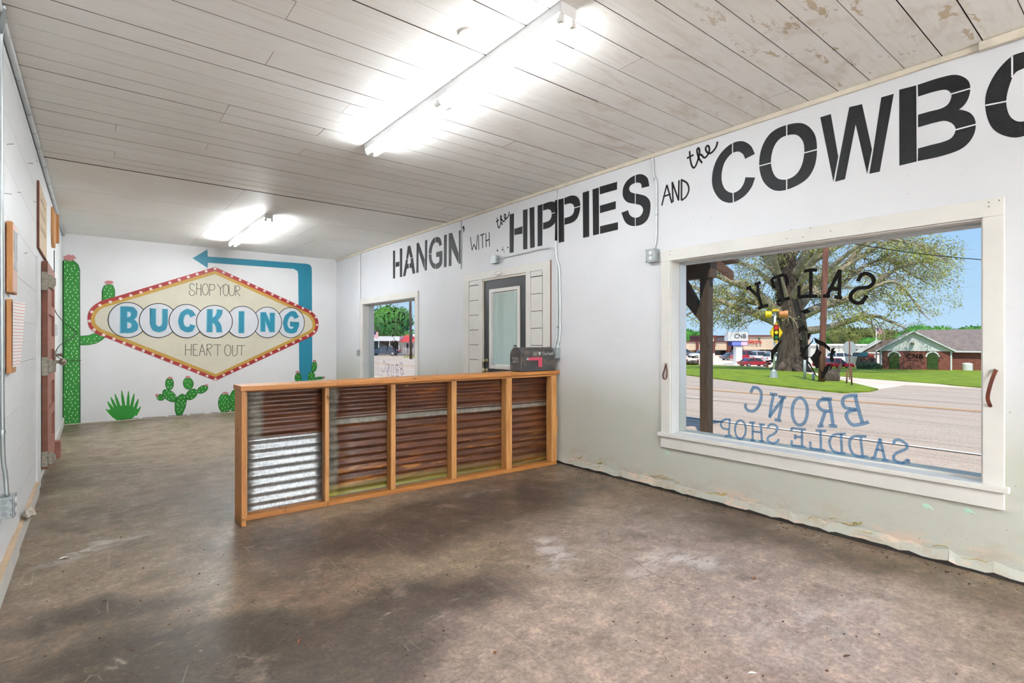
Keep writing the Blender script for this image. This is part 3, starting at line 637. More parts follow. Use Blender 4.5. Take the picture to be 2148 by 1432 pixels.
def cactus(label, outlines, flowers, rim=3.0):
    m = MB()
    for ol in outlines: K.poly(m, ol, .0014)
    o = m.build('painted_cactus', M['p_cactus'], wb, label=label)
    e1 = MB()
    for ol in outlines: K.stroke(e1, ol, .009, .0026, closed=True)
    e1.build('outline', M['p_cactus_edge'], o)
    spots(o, outlines)
    for c, rx, ry in flowers: flower(o, c, rx, ry)
    return o
def elp(cx, cy, rx, ry, rot=0, n=22):
    r = math.radians(rot); return [(cx + rx * math.cos(t) * math.cos(r) - ry * math.sin(t) * math.sin(r), cy + rx * math.cos(t) * math.sin(r) + ry * math.sin(t) * math.cos(r)) for t in [2 * math.pi * k / n for k in range(n)]]
cactus('tall green saguaro painted beside the left corner', [[(8, 168), (8, 1392), (135, 1392), (133, 230), (120, 195), (95, 172), (60, 157), (30, 157)],
        [(133, 733), (200, 728), (245, 712), (320, 690), (330, 735), (295, 765), (255, 787), (200, 798), (133, 800)], [(302, 500), (302, 390), (315, 357), (348, 342), (382, 352), (397, 390), (394, 500)]],
       [((57, 145), 46, 22), ((353, 330), 34, 14)])
cactus('small painted prickly pear under the sign point', [[(868, 1342), (848, 1290), (848, 1225), (870, 1185), (900, 1165), (925, 1175), (937, 1210), (925, 1270), (893, 1342)], elp(808, 1180, 62, 36, 38), elp(807, 1090, 31, 46), elp(742, 1192, 30, 24), elp(972, 1170, 50, 34, -42), elp(948, 1088, 38, 45, -12), elp(1055, 1132, 44, 26, -28)],
       [((812, 1046), 18, 9), ((945, 1040), 18, 9), ((1085, 1101), 13, 8), ((712, 1176), 13, 11)])
cactus('painted prickly pear half hidden by the counter end', [elp(1222, 1235, 49, 75), elp(1292, 1215, 36, 82, 6)], [((1227, 1160), 22, 9)])
cactus('painted prickly pear at the foot of the arrow post', [elp(1893, 962, 20, 40, 8), elp(1873, 1038, 26, 40), elp(1772, 1045, 24, 36), elp(1930, 1048, 36, 9, -5), elp(1875, 1130, 36, 60)], [((1895, 918), 13, 7), ((1770, 1002), 18, 8), ((1966, 1043), 9, 8)])
m = MB(); K.poly(m, [(352, 1285), (400, 1262), (460, 1252), (520, 1258), (575, 1282), (560, 1320), (525, 1352), (475, 1374), (415, 1368), (372, 1335)], .0011)
ag = m.build('painted_agave', M['p_agave'], wb, label='painted agave with nine pointed leaves')
for (tx, ty), (bx, by) in zip([(328, 1278), (340, 1222), (365, 1188), (397, 1163), (447, 1137), (500, 1143), (543, 1160), (575, 1202), (592, 1260)], [(390, 1335), (385, 1290), (405, 1275), (430, 1268), (465, 1265), (495, 1268), (520, 1272), (545, 1285), (550, 1325)]):
    d = Vector((tx - bx, ty - by)); nn = Vector((-d.y, d.x)).normalized() * 13; a = Vector((bx, by)); t_ = Vector((tx, ty)); m = MB()
    K.poly(m, [a + nn, a + d * .6 + nn * .75, a + d * .93 + nn * .3, t_, a + d * .93 - nn * .3, a + d * .6 - nn * .75, a - nn], .0013); m.build('leaf', M['p_agave'], ag)
m = MB(); K.poly(m, [(980, 148), (1092, 82), (1095, 136), (1300, 150), (1840, 190), (1862, 198), (1874, 216), (1876, 250), (1880, 1090), (1782, 1090), (1773, 270), (1768, 245), (1740, 228), (1096, 182), (1094, 222)], .0010)
m.build('painted_arrow', M['p_teal'], wb, label='turquoise painted arrow bent over the sign and pointing left')
def rounded(left, right, top, bot):
    L = crom([Vector(q) for q in left], 4); R = crom([Vector(q) for q in right], 4); return [top] + L + [bot] + R
sg = MB(); K.poly(sg, rounded([(290, 470), (235, 507), (200, 555), (192, 612), (207, 670), (262, 717)], [(1862, 741), (1908, 705), (1926, 650), (1914, 592), (1868, 541)], (1148, 214), (1152, 1068)), .0044)
sign = sg.build('painted_sign', M['p_red'], wb, label='diamond shop sign painted with red bulb border and cream face')
m = MB(); K.poly(m, rounded([(300, 497), (255, 525), (224, 570), (217, 610), (228, 655), (280, 702)], [(1850, 720), (1890, 690), (1902, 650), (1890, 600), (1856, 562)], (1148, 243), (1152, 1040)), .0052); m.build('gold_band', M['p_gold'], sign)
m = MB(); K.poly(m, rounded([(310, 520), (275, 545), (252, 580), (247, 612), (258, 647), (300, 682)], [(1836, 702), (1872, 676), (1880, 648), (1870, 612), (1838, 577)], (1148, 268), (1155, 1018)), .0060); m.build('cream_face', M['p_cream'], sign)
for c in [(1148, 227), (1082, 246), (1015, 268), (948, 289), (880, 311), (810, 333), (738, 356), (667, 380), (593, 405), (517, 428), (440, 452), (363, 477), (285, 502), (224, 551), (206, 620), (242, 685), (313, 724), (390, 754), (466, 785), (538, 814), (611, 842), (683, 870), (754, 899), (822, 926), (890, 952), (957, 977), (1023, 1005), (1089, 1031), (1152, 1055), (1215, 1025), (1276, 997), (1338, 968), (1398, 940), (1457, 912), (1514, 886), (1570, 859), (1628, 832), (1682, 806), (1737, 780), (1791, 755), (1844, 730), (1893, 699), (1915, 648), (1905, 592), (1863, 548), (1808, 523), (1751, 497), (1695, 473), (1638, 447), (1579, 420), (1520, 393), (1461, 367), (1400, 340), (1337, 311), (1275, 283), (1213, 256)]:
    q = K.p(c); m = MB(); K.poly(m, [Vector((q.x + .024 * math.cos(t), q.y + .024 * math.sin(t))) for t in [k * math.pi / 7 for k in range(14)]], .0066, raw=True); m.build('painted_bulb', M['p_bulb'], sign)
OV = [((492, 612), 146, 132, 1), ((722, 616), 142, 128, 2), ((933, 620), 130, 125, 3), ((1143, 624), 135, 122, 4), ((1352, 627), 120, 118, 3), ((1540, 630), 108, 115, 2), ((1715, 632), 104, 113, 1)]
LET = [
    ([[(440, 512), (487, 512), (487, 708), (440, 710)]], [([(482, 512), (535, 517), (563, 548), (560, 585), (535, 610), (483, 622)], [(482, 548), (508, 550), (519, 562), (518, 580), (505, 590), (483, 594)]), ([(483, 594), (540, 607), (570, 645), (565, 685), (530, 706), (480, 709)], [(483, 628), (508, 630), (523, 642), (522, 664), (508, 674), (482, 676)])]),
    ([], [([(665, 525), (662, 640), (682, 688), (728, 703), (775, 686), (791, 640), (792, 530)], [(703, 527), (703, 635), (711, 655), (728, 662), (745, 655), (753, 635), (755, 530)])]),
    ([], [([(1000, 575), (975, 542), (935, 530), (890, 560), (872, 620), (890, 680), (935, 703), (977, 695), (1000, 655)], [(962, 590), (955, 574), (937, 568), (917, 585), (910, 620), (917, 652), (937, 665), (955, 660), (962, 645)])]),
    ([[(1090, 533), (1127, 533), (1127, 702), (1088, 702)]], [([(1202, 537), (1197, 570), (1175, 605), (1127, 632)], [(1162, 535), (1160, 560), (1147, 585), (1127, 596)]), ([(1127, 600), (1165, 612), (1192, 650), (1200, 703)], [(1127, 632), (1142, 640), (1155, 665), (1160, 703)])]),
    ([[(1327, 548), (1365, 548), (1365, 710), (1327, 710)]], []),
    ([[(1490, 555), (1524, 555), (1524, 700), (1492, 698)], [(1500, 555), (1527, 555), (1594, 702), (1560, 702)], [(1560, 560), (1594, 560), (1594, 702), (1560, 702)]], []),
    ([[(1712, 628), (1778, 630), (1778, 660), (1712, 660)]], [([(1775, 590), (1752, 550), (1715, 548), (1675, 580), (1658, 635), (1675, 695), (1715, 712), (1757, 703), (1778, 650)], [(1745, 602), (1735, 587), (1717, 582), (1698, 605), (1690, 640), (1698, 668), (1717, 680), (1735, 673), (1742, 650)])])]
for (c, rx, ry, lay), (polys, strips) in zip(OV, LET):
    o_ = .0066 + lay * .0026; m = MB(); K.ell(m, c, rx, ry, o_, 44); ov = m.build('white_oval', M['p_oval'], sign)
    m = MB(); K.ell(m, c, rx, ry, o_ + .0005, 44, wd=.013); m.build('oval_outline', M['ink'], ov)
    m = MB()
    for q in polys: K.poly(m, q, o_ + .0017)
    for a, c_ in strips: K.strip(m, a, c_, o_ + .0017)
    m.build('painted_letter', M['p_teal'], ov)
    m = MB()
    for q in polys: K.stroke(m, q, .016, o_ + .0009, closed=True)
    for a, c_ in strips: K.stroke(m, list(a) + list(c_)[::-1], .016, o_ + .0009, smooth=0, closed=True)
    m.build('letter_halo', M['p_aqua'], ov)
H_ = .0068
def el2(cx, cy, rx, ry): return [(cx + rx * math.cos(t), cy + ry * math.sin(t)) for t in [2 * math.pi * k / 18 for k in range(19)]]
N4 = Paint('Y', WB, 380, 560, 7.16)
handwriting('sign_lettering', N4, [[(203, 275), (160, 245), (128, 280), (140, 330), (190, 360), (205, 395), (170, 428), (130, 415), (120, 375), (135, 352)],
    [(235, 250), (228, 420)], [(297, 250), (297, 420)], [(230, 328), (297, 328)], [(222, 250), (248, 250)], [(282, 420), (308, 420)], el2(363, 335, 46, 85), [(430, 255), (425, 428)], [(415, 262), (480, 262), (505, 295), (490, 340), (430, 350)],
    [(540, 255), (590, 325)], [(640, 262), (590, 325)], [(590, 325), (588, 428)], el2(670, 345, 40, 88), [(720, 265), (720, 370), (735, 420), (760, 432), (790, 410), (803, 360), (803, 275)], [(822, 285), (815, 432)], [(815, 285), (860, 283), (880, 310), (870, 345), (820, 358)], [(830, 358), (882, 436)]], .009, 'ink', H_, sign)
handwriting('sign_lettering', N4, [[(65, 1155), (62, 1330)], [(152, 1155), (148, 1330)], [(65, 1240), (150, 1240)], [(182, 1162), (182, 1328)], [(178, 1160), (248, 1160)], [(182, 1240), (232, 1240)], [(180, 1328), (252, 1328)], [(270, 1330), (312, 1160)], [(312, 1160), (360, 1330)], [(285, 1262), (345, 1262)],
    [(390, 1160), (382, 1330)], [(378, 1165), (440, 1158), (460, 1185), (445, 1215), (385, 1235)], [(395, 1232), (450, 1328)], [(482, 1165), (600, 1168)], [(548, 1168), (546, 1330)], el2(698, 1250, 48, 82), [(770, 1170), (768, 1270), (775, 1320), (800, 1335), (835, 1310), (840, 1250), (842, 1175)], [(842, 1178), (960, 1180)], [(908, 1180), (905, 1330)]], .009, 'ink', H_, sign)
# ------------------------------------------------------------------ windows and door in the street wall
GX = 4.142
def window(n, O, sill_l, sill_r, strip_y):
    y0, y1, z0, z1 = O
    t = thing('window_%d' % n, None, None, (WR, (y0 + y1) / 2, z0)); t['kind'] = 'structure'
    cx0, cx1 = WR - .02, WR + .002
    cw = .094 if n == 1 else .10
    for nm, a, c in (('window_casing', (cx0, y0 - cw, z0 + .02), (cx1, y0, z1)), ('window_casing', (cx0, y1, z0 + .02), (cx1, y1 + cw, z1)), ('window_casing', (cx0 - .002, y0 - cw, z1), (cx1, y1 + cw, z1 + .102))):
        box(nm, M['trim'], a, c, t, bevel=.003)
    # jamb lining
    box('jamb', M['trim'], (WR - .002, y0, z0 + .02), (GX + .01, y0 + .008, z1), t); box('jamb', M['trim'], (WR - .002, y1 - .008, z0 + .02), (GX + .01, y1, z1), t)
    box('jamb', M['trim'], (WR - .002, y0 + .008, z1 - .008), (GX + .01, y1 - .008, z1), t)
    st = box('window_sill', M['trim'], (WR - .045, y0 - cw - .022, z0 - .012), (GX + .02, y1 + cw + .022, z0 + .022), t, bevel=.004)
    box('apron', M['trim'], (WR - .024, y0 - cw, z0 - .112), (WR, y1 + cw, z0 - .014), t, bevel=.003)
    MB().box(GX - .003, y0 + .008, z0 + .022, GX + .003, y1 - .008, z1 - .008).build('glass_pane', M['glass'], t)
    b_ = MB(); b_.box(GX + .012, y0, z0, XO + .01, y0 + .02, z1); b_.box(GX + .012, y1 - .012, z0, XO + .01, y1, z1); b_.box(GX + .012, y0, z1 - .02, XO + .01, y1, z1); b_.box(GX + .012, y0, z0 - .02, XO + .04, y1, z0 + .03)
    b_.build('outer_frame', M['wall_r'], t)
    s2 = MB(); s2.box(GX - .012, y0 + .008, z0 + .022, GX - .003, y1 - .008, z0 + .034); s2.build('glazing_bead', M['trim'], t)
    return t
win1 = window(1, W1, 0, 0, 0); win2 = window(2, W2, 0, 0, 0)
for u, v in ((1405, 534), (1405, 527), (1700, 478), (1650, 500), (1684, 497), (1742, 484), (2074, 424), (2074, 433), (2096, 420)):
    p = onX(u, v, WR - .024); MB().lathe((WR - .022, p.y, p.z), [(.003, -.0), (.003, .003)], 8, (-1, 0, 0)).build('nail_head', M['dark'], win1)
S1 = [[(170, 310), (240, 275)], [(210, 298), (330, 400), (355, 440), (388, 545)], [(290, 250), (375, 215)], [(335, 240), (335, 340), (350, 430)], [(340, 585), (400, 560), (480, 535)],
      [(530, 165), (620, 130), (710, 105)], [(530, 165), (545, 230), (562, 300)], [(710, 105), (745, 180), (752, 262)], [(625, 140), (690, 455)], [(600, 495), (650, 465), (785, 440)],
      [(1080, 45), (1080, 410)], [(985, 60), (1080, 42), (1170, 42)], [(905, 425), (1000, 412), (1170, 410)], [(915, 260), (910, 425)],
      [(1490, 35), (1310, 400)], [(1488, 35), (1480, 430)], [(1360, 300), (1485, 310)], [(1250, 405), (1350, 412)], [(1410, 415), (1520, 440)],
      [(1740, 200), (1800, 105), (1890, 98), (1955, 150), (1962, 220), (1890, 282), (1740, 302), (1655, 370), (1645, 450), (1720, 505), (1800, 490), (1870, 400)], [(1800, 80), (1800, 130)], [(1800, 480), (1805, 525)]]
S2 = [[(390, 112), (430, 112), (468, 150), (472, 220), (445, 300), (395, 350), (340, 345), (312, 310), (315, 275)], [(395, 95), (365, 165)],
      [(560, 175), (640, 185)], [(600, 182), (575, 300), (560, 420)], [(555, 410), (705, 212)], [(650, 203), (730, 212)], [(695, 210), (650, 440)], [(610, 437), (680, 452)],
      el2(868, 355, 78, 140), [(1090, 222), (1200, 228)], [(1170, 228), (1190, 360), (1210, 500)], [(1165, 500), (1250, 508)], [(1170, 232), (1080, 240), (1052, 285), (1095, 340), (1190, 355)], [(1130, 348), (1080, 500)], [(1050, 508), (1112, 500)],
      [(1435, 195), (1470, 340), (1510, 475)], [(1460, 190), (1350, 200), (1305, 245), (1335, 315), (1455, 335)], [(1455, 335), (1365, 360), (1345, 410), (1400, 488), (1480, 488), (1575, 462)]]
S3 = [[(150, 440), (142, 600)], [(160, 435), (90, 440), (60, 482), (78, 525), (145, 540)], [(100, 605), (172, 605)], el2(260, 540, 55, 95),
      [(385, 470), (385, 650)], [(470, 490), (480, 655)], [(385, 560), (475, 570)], [(350, 468), (412, 470)], [(448, 486), (510, 490)], [(362, 650), (412, 652)], [(452, 658), (502, 660)],
      [(540, 530), (560, 492), (610, 490), (640, 525), (610, 580), (552, 612), (540, 650), (590, 682), (640, 662), (652, 635)],
      [(890, 540), (890, 715)], [(780, 525), (930, 540)], [(780, 525), (785, 558)], [(820, 612), (890, 620)], [(820, 590), (820, 640)], [(785, 702), (930, 720)], [(785, 650), (785, 702)],
      [(1080, 550), (1085, 750)], [(1030, 548), (1140, 555)], [(975, 732), (1130, 755)], [(975, 660), (977, 732)],
      [(1290, 582), (1300, 780)], [(1340, 585), (1215, 595), (1172, 660), (1190, 735), (1240, 775), (1338, 785)], [(1490, 612), (1510, 815)], [(1552, 610), (1430, 608), (1382, 650), (1382, 725), (1415, 790), (1480, 815), (1558, 815)],
      [(1690, 630), (1630, 830)], [(1690, 630), (1740, 850)], [(1650, 740), (1730, 760)], [(1600, 830), (1652, 834)], [(1710, 850), (1776, 856)],
      [(1830, 690), (1842, 650), (1900, 650), (1965, 700), (1950, 740), (1860, 780), (1828, 820), (1850, 862), (1920, 882), (1975, 850), (1982, 885)]]
HR = [[(450, 345), (330, 450), (255, 540), (195, 620), (188, 780), (215, 870), (170, 940), (235, 850), (262, 720), (330, 610), (385, 480)], [(60, 850), (190, 820), (210, 850), (110, 880)], [(90, 905), (215, 880), (170, 940)],
      [(810, 100), (925, 30), (960, 5), (985, 60), (1065, 170), (960, 130), (900, 145), (850, 220), (825, 200), (835, 130)], [(1040, 210), (1150, 200), (1100, 250), (1060, 380), (1030, 300)], [(820, 320), (940, 400), (870, 420)], [(850, 430), (945, 440), (860, 480)],
      [(870, 470), (940, 560), (1060, 470), (1130, 400), (1180, 300), (1160, 400), (1060, 520), (1000, 580), (990, 700), (1050, 760), (1060, 800), (960, 830), (850, 700), (900, 690), (860, 600)],
      [(1180, 300), (1300, 360), (1430, 420), (1560, 540), (1565, 640), (1500, 580), (1400, 500), (1310, 480), (1220, 420)],
      [(1580, 570), (1690, 530), (1640, 600), (1700, 630), (1620, 720), (1650, 830), (1600, 880), (1550, 820), (1560, 700)],
      [(1250, 420), (1300, 600), (1370, 640), (1310, 760), (1300, 1000), (1240, 1030), (1150, 860), (1100, 780), (1200, 660), (1240, 560)],
      [(1000, 790), (1100, 900), (1180, 1060), (1270, 1230), (1210, 1170), (1120, 1010), (1040, 880)], [(1310, 1040), (1360, 1150), (1335, 1260), (1400, 1240), (1500, 1090), (1555, 960), (1610, 900), (1500, 930), (1420, 1000), (1385, 1110)], [(1620, 900), (1560, 1000), (1530, 1090), (1600, 1010)]]
for wn_, sh, t_, f2 in ((1, 0, win1, 'blue_film'), (2, 6.87, win2, 'violet_film')):
    P1 = Paint('X', GX - .0035, 1540, 560, 6.7125, sh); P2 = Paint('X', GX - .0035, 1500, 790, 4.8818, sh); P3 = Paint('X', GX - .0035, 1600, 680, 11.02, sh)
    handwriting('glass_lettering', P1, S1, .025, 'glass_black', .0006, t_, True)
    handwriting('glass_lettering', P2, S2, .024 if wn_ == 1 else .012, f2, .0006, t_, True)
    if wn_ == 1: handwriting('glass_lettering', P2, S3, .018, f2, .0006, t_, True)
    m = MB()
    for q in HR: P3.poly(m, q, .0006)
    P1.poly(m, [(930, 620), (1030, 588), (1085, 630), (1000, 662)], .0006)
    m.build('rider_emblem', M['glass_black'], t_, label='black bronco rider emblem on the glass')
MB().prism([onX(u, v, GX - .004) for u, v in ((1882, 866), (1935, 847), (1962, 833))] , (-.001, 0, 0)) if False else None
# door
dt = thing('door_1', None, None, (WR, 5.25, 0)); dt['kind'] = 'structure'
y0, y1, _, z1 = D1
box('door_casing', M['trim'], (WR - .014, 4.50, 2.165), (WR, 6.16, 2.262), dt, bevel=.002)
box('door_casing', M['trim'], (WR - .014, 4.375, 0), (WR, 4.50, 2.262), dt, bevel=.002)
box('door_casing', M['trim'], (WR - .016, 4.72, 0), (WR, 4.80, 2.165), dt, bevel=.002); box('door_casing', M['trim'], (WR - .016, 5.70, 0), (WR, 5.78, 2.165), dt, bevel=.002)
box('door_casing', M['trim'], (WR - .014, 6.02, 0), (WR, 6.16, 2.165), dt, bevel=.002)
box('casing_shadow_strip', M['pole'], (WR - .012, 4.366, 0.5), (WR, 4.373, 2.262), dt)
for ya, yb in ((4.515, 4.715), (5.785, 6.01)):
    z_ = 2.10; first = True
    box('shiplap_board', M['trim'], (WR - .008, ya, 2.105), (WR - .0012, yb, 2.150), dt)
    while z_ > .02:
        zb = max(z_ - .199, .0); box('shiplap_board', M['trim'], (WR - .008, ya, zb), (WR - .0012, yb, z_ - .006), dt); z_ -= .2
box('door_head', M['trim_dirty'], (WR - .002, y0, z1 - .012), (WR + .06, y1, z1 + .01), dt)
box('door_stop', M['trim_dirty'], (WR - .002, y1 - .012, 0), (WR + .06, y1, z1), dt); box('door_stop', M['trim'], (WR - .002, y0, 0), (WR + .06, y0 + .008, z1), dt)
la, lb, lz0, lz1 = 4.935, 5.565, .99, 2.02
lf = MB(); X0, X1 = WR + .012, WR + .055
lf.box(X0, y0 + .008, .005, X1, la, z1 - .014); lf.box(X0, lb, .005, X1, y1 - .012, z1 - .014); lf.box(X0, la, lz1, X1, lb, z1 - .014); lf.box(X0, la, .005, X1, lb, lz0)
leaf = lf.build('door_leaf', M['door'], dt)
fr = MB(); k = .045
fr.box(X0 - .012, la, lz0, X1, la + k, lz1); fr.box(X0 - .012, lb - k, lz0, X1, lb, lz1); fr.box(X0 - .012, la + k, lz1 - k, X1, lb - k, lz1); fr.box(X0 - .012, la + k, lz0, X1, lb - k, lz0 + k)
fr.build('lite_frame', M['trim'], leaf, bevel=.004)
MB().box(X0 + .004, la + k, lz0 + k, X0 + .007, lb - k, lz1 - k).build('door_glass', M['glass'], leaf)
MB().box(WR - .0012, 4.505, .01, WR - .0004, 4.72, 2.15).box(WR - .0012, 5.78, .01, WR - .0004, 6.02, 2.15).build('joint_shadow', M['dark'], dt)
bm_ = NT('blind_vinyl'); bm_.b.inputs['Base Color'].default_value = hexc(232, 240, 234); tl = bm_.n('BsdfTranslucent'); tl.inputs[0].default_value = hexc(226, 240, 234); mx = bm_.n('MixShader'); mx.inputs[0].default_value = .55; bm_.l(bm_.b.outputs[0], mx.inputs[1]); bm_.l(tl.outputs[0], mx.inputs[2]); bm_.l(mx.outputs[0], bm_.out.inputs[0])
bl = MB(); z_ = lz0 + k + .02
while z_ < lz1 - k - .02:
    bl.add([(X0 + .018, la + k + .012, z_ - .008), (X0 + .018, lb - k - .012, z_ - .008), (X0 + .026, lb - k - .012, z_ + .009), (X0 + .026, la + k + .012, z_ + .009)], [(0, 1, 2, 3)]); z_ += .0125
bl.build('blind_slats', bm_.m, leaf, kind='stuff', label='white mini blinds closed behind the door glass')
box('blind_rail', M['white'], (X0 + .014, la + k + .01, lz1 - k - .022), (X0 + .03, lb - k - .01, lz1 - k - .002), leaf)
for yc in (la + k + .09, lb - k - .1): box('blind_cord', M['white'], (X0 + .012, yc, lz0 + k + .01), (X0 + .015, yc + .006, lz1 - k - .01), leaf)
for z_ in (1.80, .3): box('hinge', M['white'], (X0 - .012, y0 + .002, z_), (X0 + .004, y0 + .016, z_ + .10), leaf)
for zc in (1.09, .965):
    kn = MB(); kn.lathe((X0, y1 - .075, zc), [(.028, 0), (.03, .006), (.014, .012), (.012, .035), (.026, .045), (.028, .06), (.018, .068)], 16, (-1, 0, 0)); kn.build('door_knob', M['brass'], leaf, smooth=True)
# opposite outer face of door opening closed by leaf itself; threshold
box('threshold', M['zinc'], (WR - .01, y0, 0), (XO, y1, .012), dt)
# ================================================================== FLUORESCENT FIXTURES
tube_m = {k: emis('lit_fluorescent_tube', (.93, .97, 1.0, 1), TUBE * k) for k in (.62, 1.0, 7.5)}  # the strongest serves the two added lamps behind the camera
def fixture(label, xc, ya, yb, k_=7.5, group='twin tube strip lights', drop=0.0):
    CH_ = CH - drop
    t = thing('fluorescent_light', label, 'ceiling light', (xc, (ya + yb) / 2, CH), group)
    m = MB(); zt, zb = CH_ + .001, CH_ - .060
    m.prism([(xc - .055, ya, zt), (xc - .055, ya, zb + .01), (xc - .030, ya, zb), (xc + .030, ya, zb), (xc + .055, ya, zb + .01), (xc + .055, ya, zt)], (0, yb - ya, 0)); m.build('channel', M['white'], t)
    ym = (ya + yb) / 2
    if drop:
        for yc in (ya + .3, yb - .3): MB().tube([(xc, yc, CH_), (xc, yc, CH)], .004, 6).build('hanger_rod', M['zinc'], t)
    for a, c in ((ya, ym), (ym, yb)):
        for sx_ in (-.040, .040):
            tb_ = MB(); tb_.tube([(xc + sx_, a + .035, zb - .021), (xc + sx_, c - .035, zb - .021)], .0135, 14); tb_.build('tube', tube_m[k_], t, smooth=True)
            for yy_, dr in ((a + .012, 1), (c - .012, -1)):
                h = MB(); h.box(xc + sx_ - .013, yy_ - .008, zb - .037, xc + sx_ + .013, yy_ + .008, zb + .004)
                h.lathe((xc + sx_, yy_ + dr * .006, zb - .021), [(.0165, 0), (.0165, dr * .012), (.0145, dr * .018)], 14, (0, 1, 0))
                h.build('lamp_holder', M['plastic'], t)
    return t
p1 = onZ(1215, 2, CH - .05)
fixture('long twin-tube strip light on the planked ceiling, nearer one', 1.905, 1.93, 4.40, .62)
fixture('twin-tube strip light over the mural end, farther one', 1.865, 7.66, 10.10, 1.0)
fixture('added fill light of twin tubes hung unseen behind the camera near the left wall', 0.55, -6.0, -3.6, drop=.55)  # lamp added out of view to lift the ceiling brightness
fixture('added fill light of twin tubes hung unseen behind the camera in the middle of the room', 2.2, -6.0, -3.6, drop=.55)  # second added lamp, out of view, for the same lift
# ================================================================== CONDUITS AND BOXES
def box_elec(label, p, sx_=.06, h=.115, wdt=.07, face='X', outlets=True, mat='steel', name='outlet_box', cat='electrical box', cond=None):
    t = thing(name, label, cat, p)
    if face == 'X':      # on street wall, p = centre on the wall surface
        MB().box(p[0] - sx_, p[1] - wdt / 2, p[2] - h / 2, p[0], p[1] + wdt / 2, p[2] + h / 2).build('box', M[mat], t, bevel=.005)
        pl = MB().box(p[0] - sx_ - .005, p[1] - wdt / 2 - .002, p[2] - h / 2 - .002, p[0] - sx_, p[1] + wdt / 2 + .002, p[2] + h / 2 + .002).build('cover_plate', M['steel'], t, bevel=.003)
        if outlets:
            for dz in (.024, -.024):
                s3 = MB().lathe((p[0] - sx_ - .005, p[1], p[2] + dz), [(.017, 0), (.017, .003), (.015, .004)], 18, (-1, 0, 0)).build('socket', M['plastic'], t)
                sl_ = MB()
                for dy in (-.006, .006): sl_.box(p[0] - sx_ - .0095, p[1] + dy - .001, p[2] + dz - .004, p[0] - sx_ - .009, p[1] + dy + .001, p[2] + dz + .005)
                sl_.build('slots', M['dark'], s3)
            for dy, dz in ((-1, 1), (1, 1), (-1, -1), (1, -1)):
                MB().lathe((p[0] - sx_ - .005, p[1] + dy * (wdt / 2 - .008), p[2] + dz * (h / 2 - .01)), [(.004, 0), (.004, .0025)], 8, (-1, 0, 0)).build('screw', M['dark'], t)
    return t
def conduit(label, pts, r=.0105, straps=(), mat='conduit', smooth=True):
    P = crom(pts, 6) if smooth and len(pts) > 2 else [Vector(q) for q in pts]
    o = MB().tube(P, r, 10).build('conduit', M[mat], None, origin=pts[-1], smooth=True, label=label, cat='conduit')
    for q in straps:
        MB().lathe(q, [(r + .003, -.011), (r + .003, .011)], 10, (0, 0, 1)).build('strap', M['zinc'], o)
    return o
cx = WR - .014
pb = onX(1373, 537, WR)
conduit('painted conduit running from the ceiling down to the outlet box left of the big window', [(cx, 2.985, CH - .037), (cx, 2.972, 2.86), (cx, 2.945, 2.80), (cx, 2.943, 2.6), (cx, 2.945, 2.30), (cx, pb.y + .0, pb.z + .06)], .010, [(cx, 2.958, 2.83), (cx, 2.943, 2.5)])
box_elec('grey outlet box with two sockets left of the big window', (WR, pb.y, pb.z), .055, .118, .105)
# pair of conduits by the door
o = conduit('conduit dropping from the ceiling through the letter P to the box behind the mailbox', [(cx, 4.275, CH - .037), (cx, 4.275, 2.5), (cx, 4.272, 2.3), (cx, 4.225, 2.15), (cx, 4.215, 1.9), (cx, 4.215, 1.42), (cx, 4.245, 1.32), (cx, 4.25, 1.27)], .0125, [(cx, 4.215, 1.5)])
q0, q1 = onX(1166.5, 420, cx), onX(1166.5, 505, cx)
MB().tube([(cx, 4.275, q0.z), (cx, 4.275, q1.z)], .0132, 10).build('black_painted_band', M['black'], o, smooth=True)
conduit('conduit bending from the small junction box over the door and down beside it', [(cx, 5.33, 2.395), (cx, 4.95, 2.40), (cx, 4.45, 2.405), (cx, 4.33, 2.37), (cx, 4.265, 2.26), (cx, 4.26, 2.1), (cx, 4.258, 1.45), (cx, 4.285, 1.33), (cx, 4.29, 1.27)], .0105, [(cx, 4.258, 1.5)])
box_elec('grey junction box where two conduits end behind the mailbox', (WR, 4.275, 1.215), .055, .12, .11, outlets=False, name='junction_box')
box_elec('small zinc junction box above the door', (WR, 5.385, 2.385), .06, .095, .10, outlets=False, name='junction_box')
MB().lathe((WR - .014, 5.32, 2.205), [(.034, 0), (.036, .008), (.026, .014), (.026, .03), (.03, .034), (.024, .045), (.010, .048)], 18, (-1, 0, 0)).build('lamp_socket', M['plastic'], None, origin=(WR, 5.32, 2.2), smooth=True, label='white porcelain lamp socket on the casing over the door', cat='lamp socket')
conduit('thin white conduit from the ceiling down to the switch box by the far window', [(cx, 9.83, CH - .037), (cx, 9.79, 2.98), (cx, 9.78, 2.9), (cx, 9.78, 1.18)], .009)
sw = box_elec('grey switch box beside the far window', (WR, 9.80, 1.115), .05, .12, .075, outlets=False, name='switch_box')
for dz in (-.03, 0, .03): MB().box(WR - .075, 9.80 - .006, 1.115 + dz - .005, WR - .055, 9.80 + .006, 1.115 + dz + .005).build('toggle', M['iron'], sw)
conduit('narrow painted raceway dropping from the ceiling at the letter N', [(WR - .006, 6.22, CH - .037), (WR - .006, 6.22, 2.36)], .006, smooth=False)
ps = onX(963, 734, WR); wsw = box('wall_plate', M['wall_r'], (WR - .006, ps.y - .04, ps.z - .06), (WR, ps.y + .04, ps.z + .06), None, bevel=.003); props(wsw, 'painted-over blank wall plate left of the door', 'wall plate')
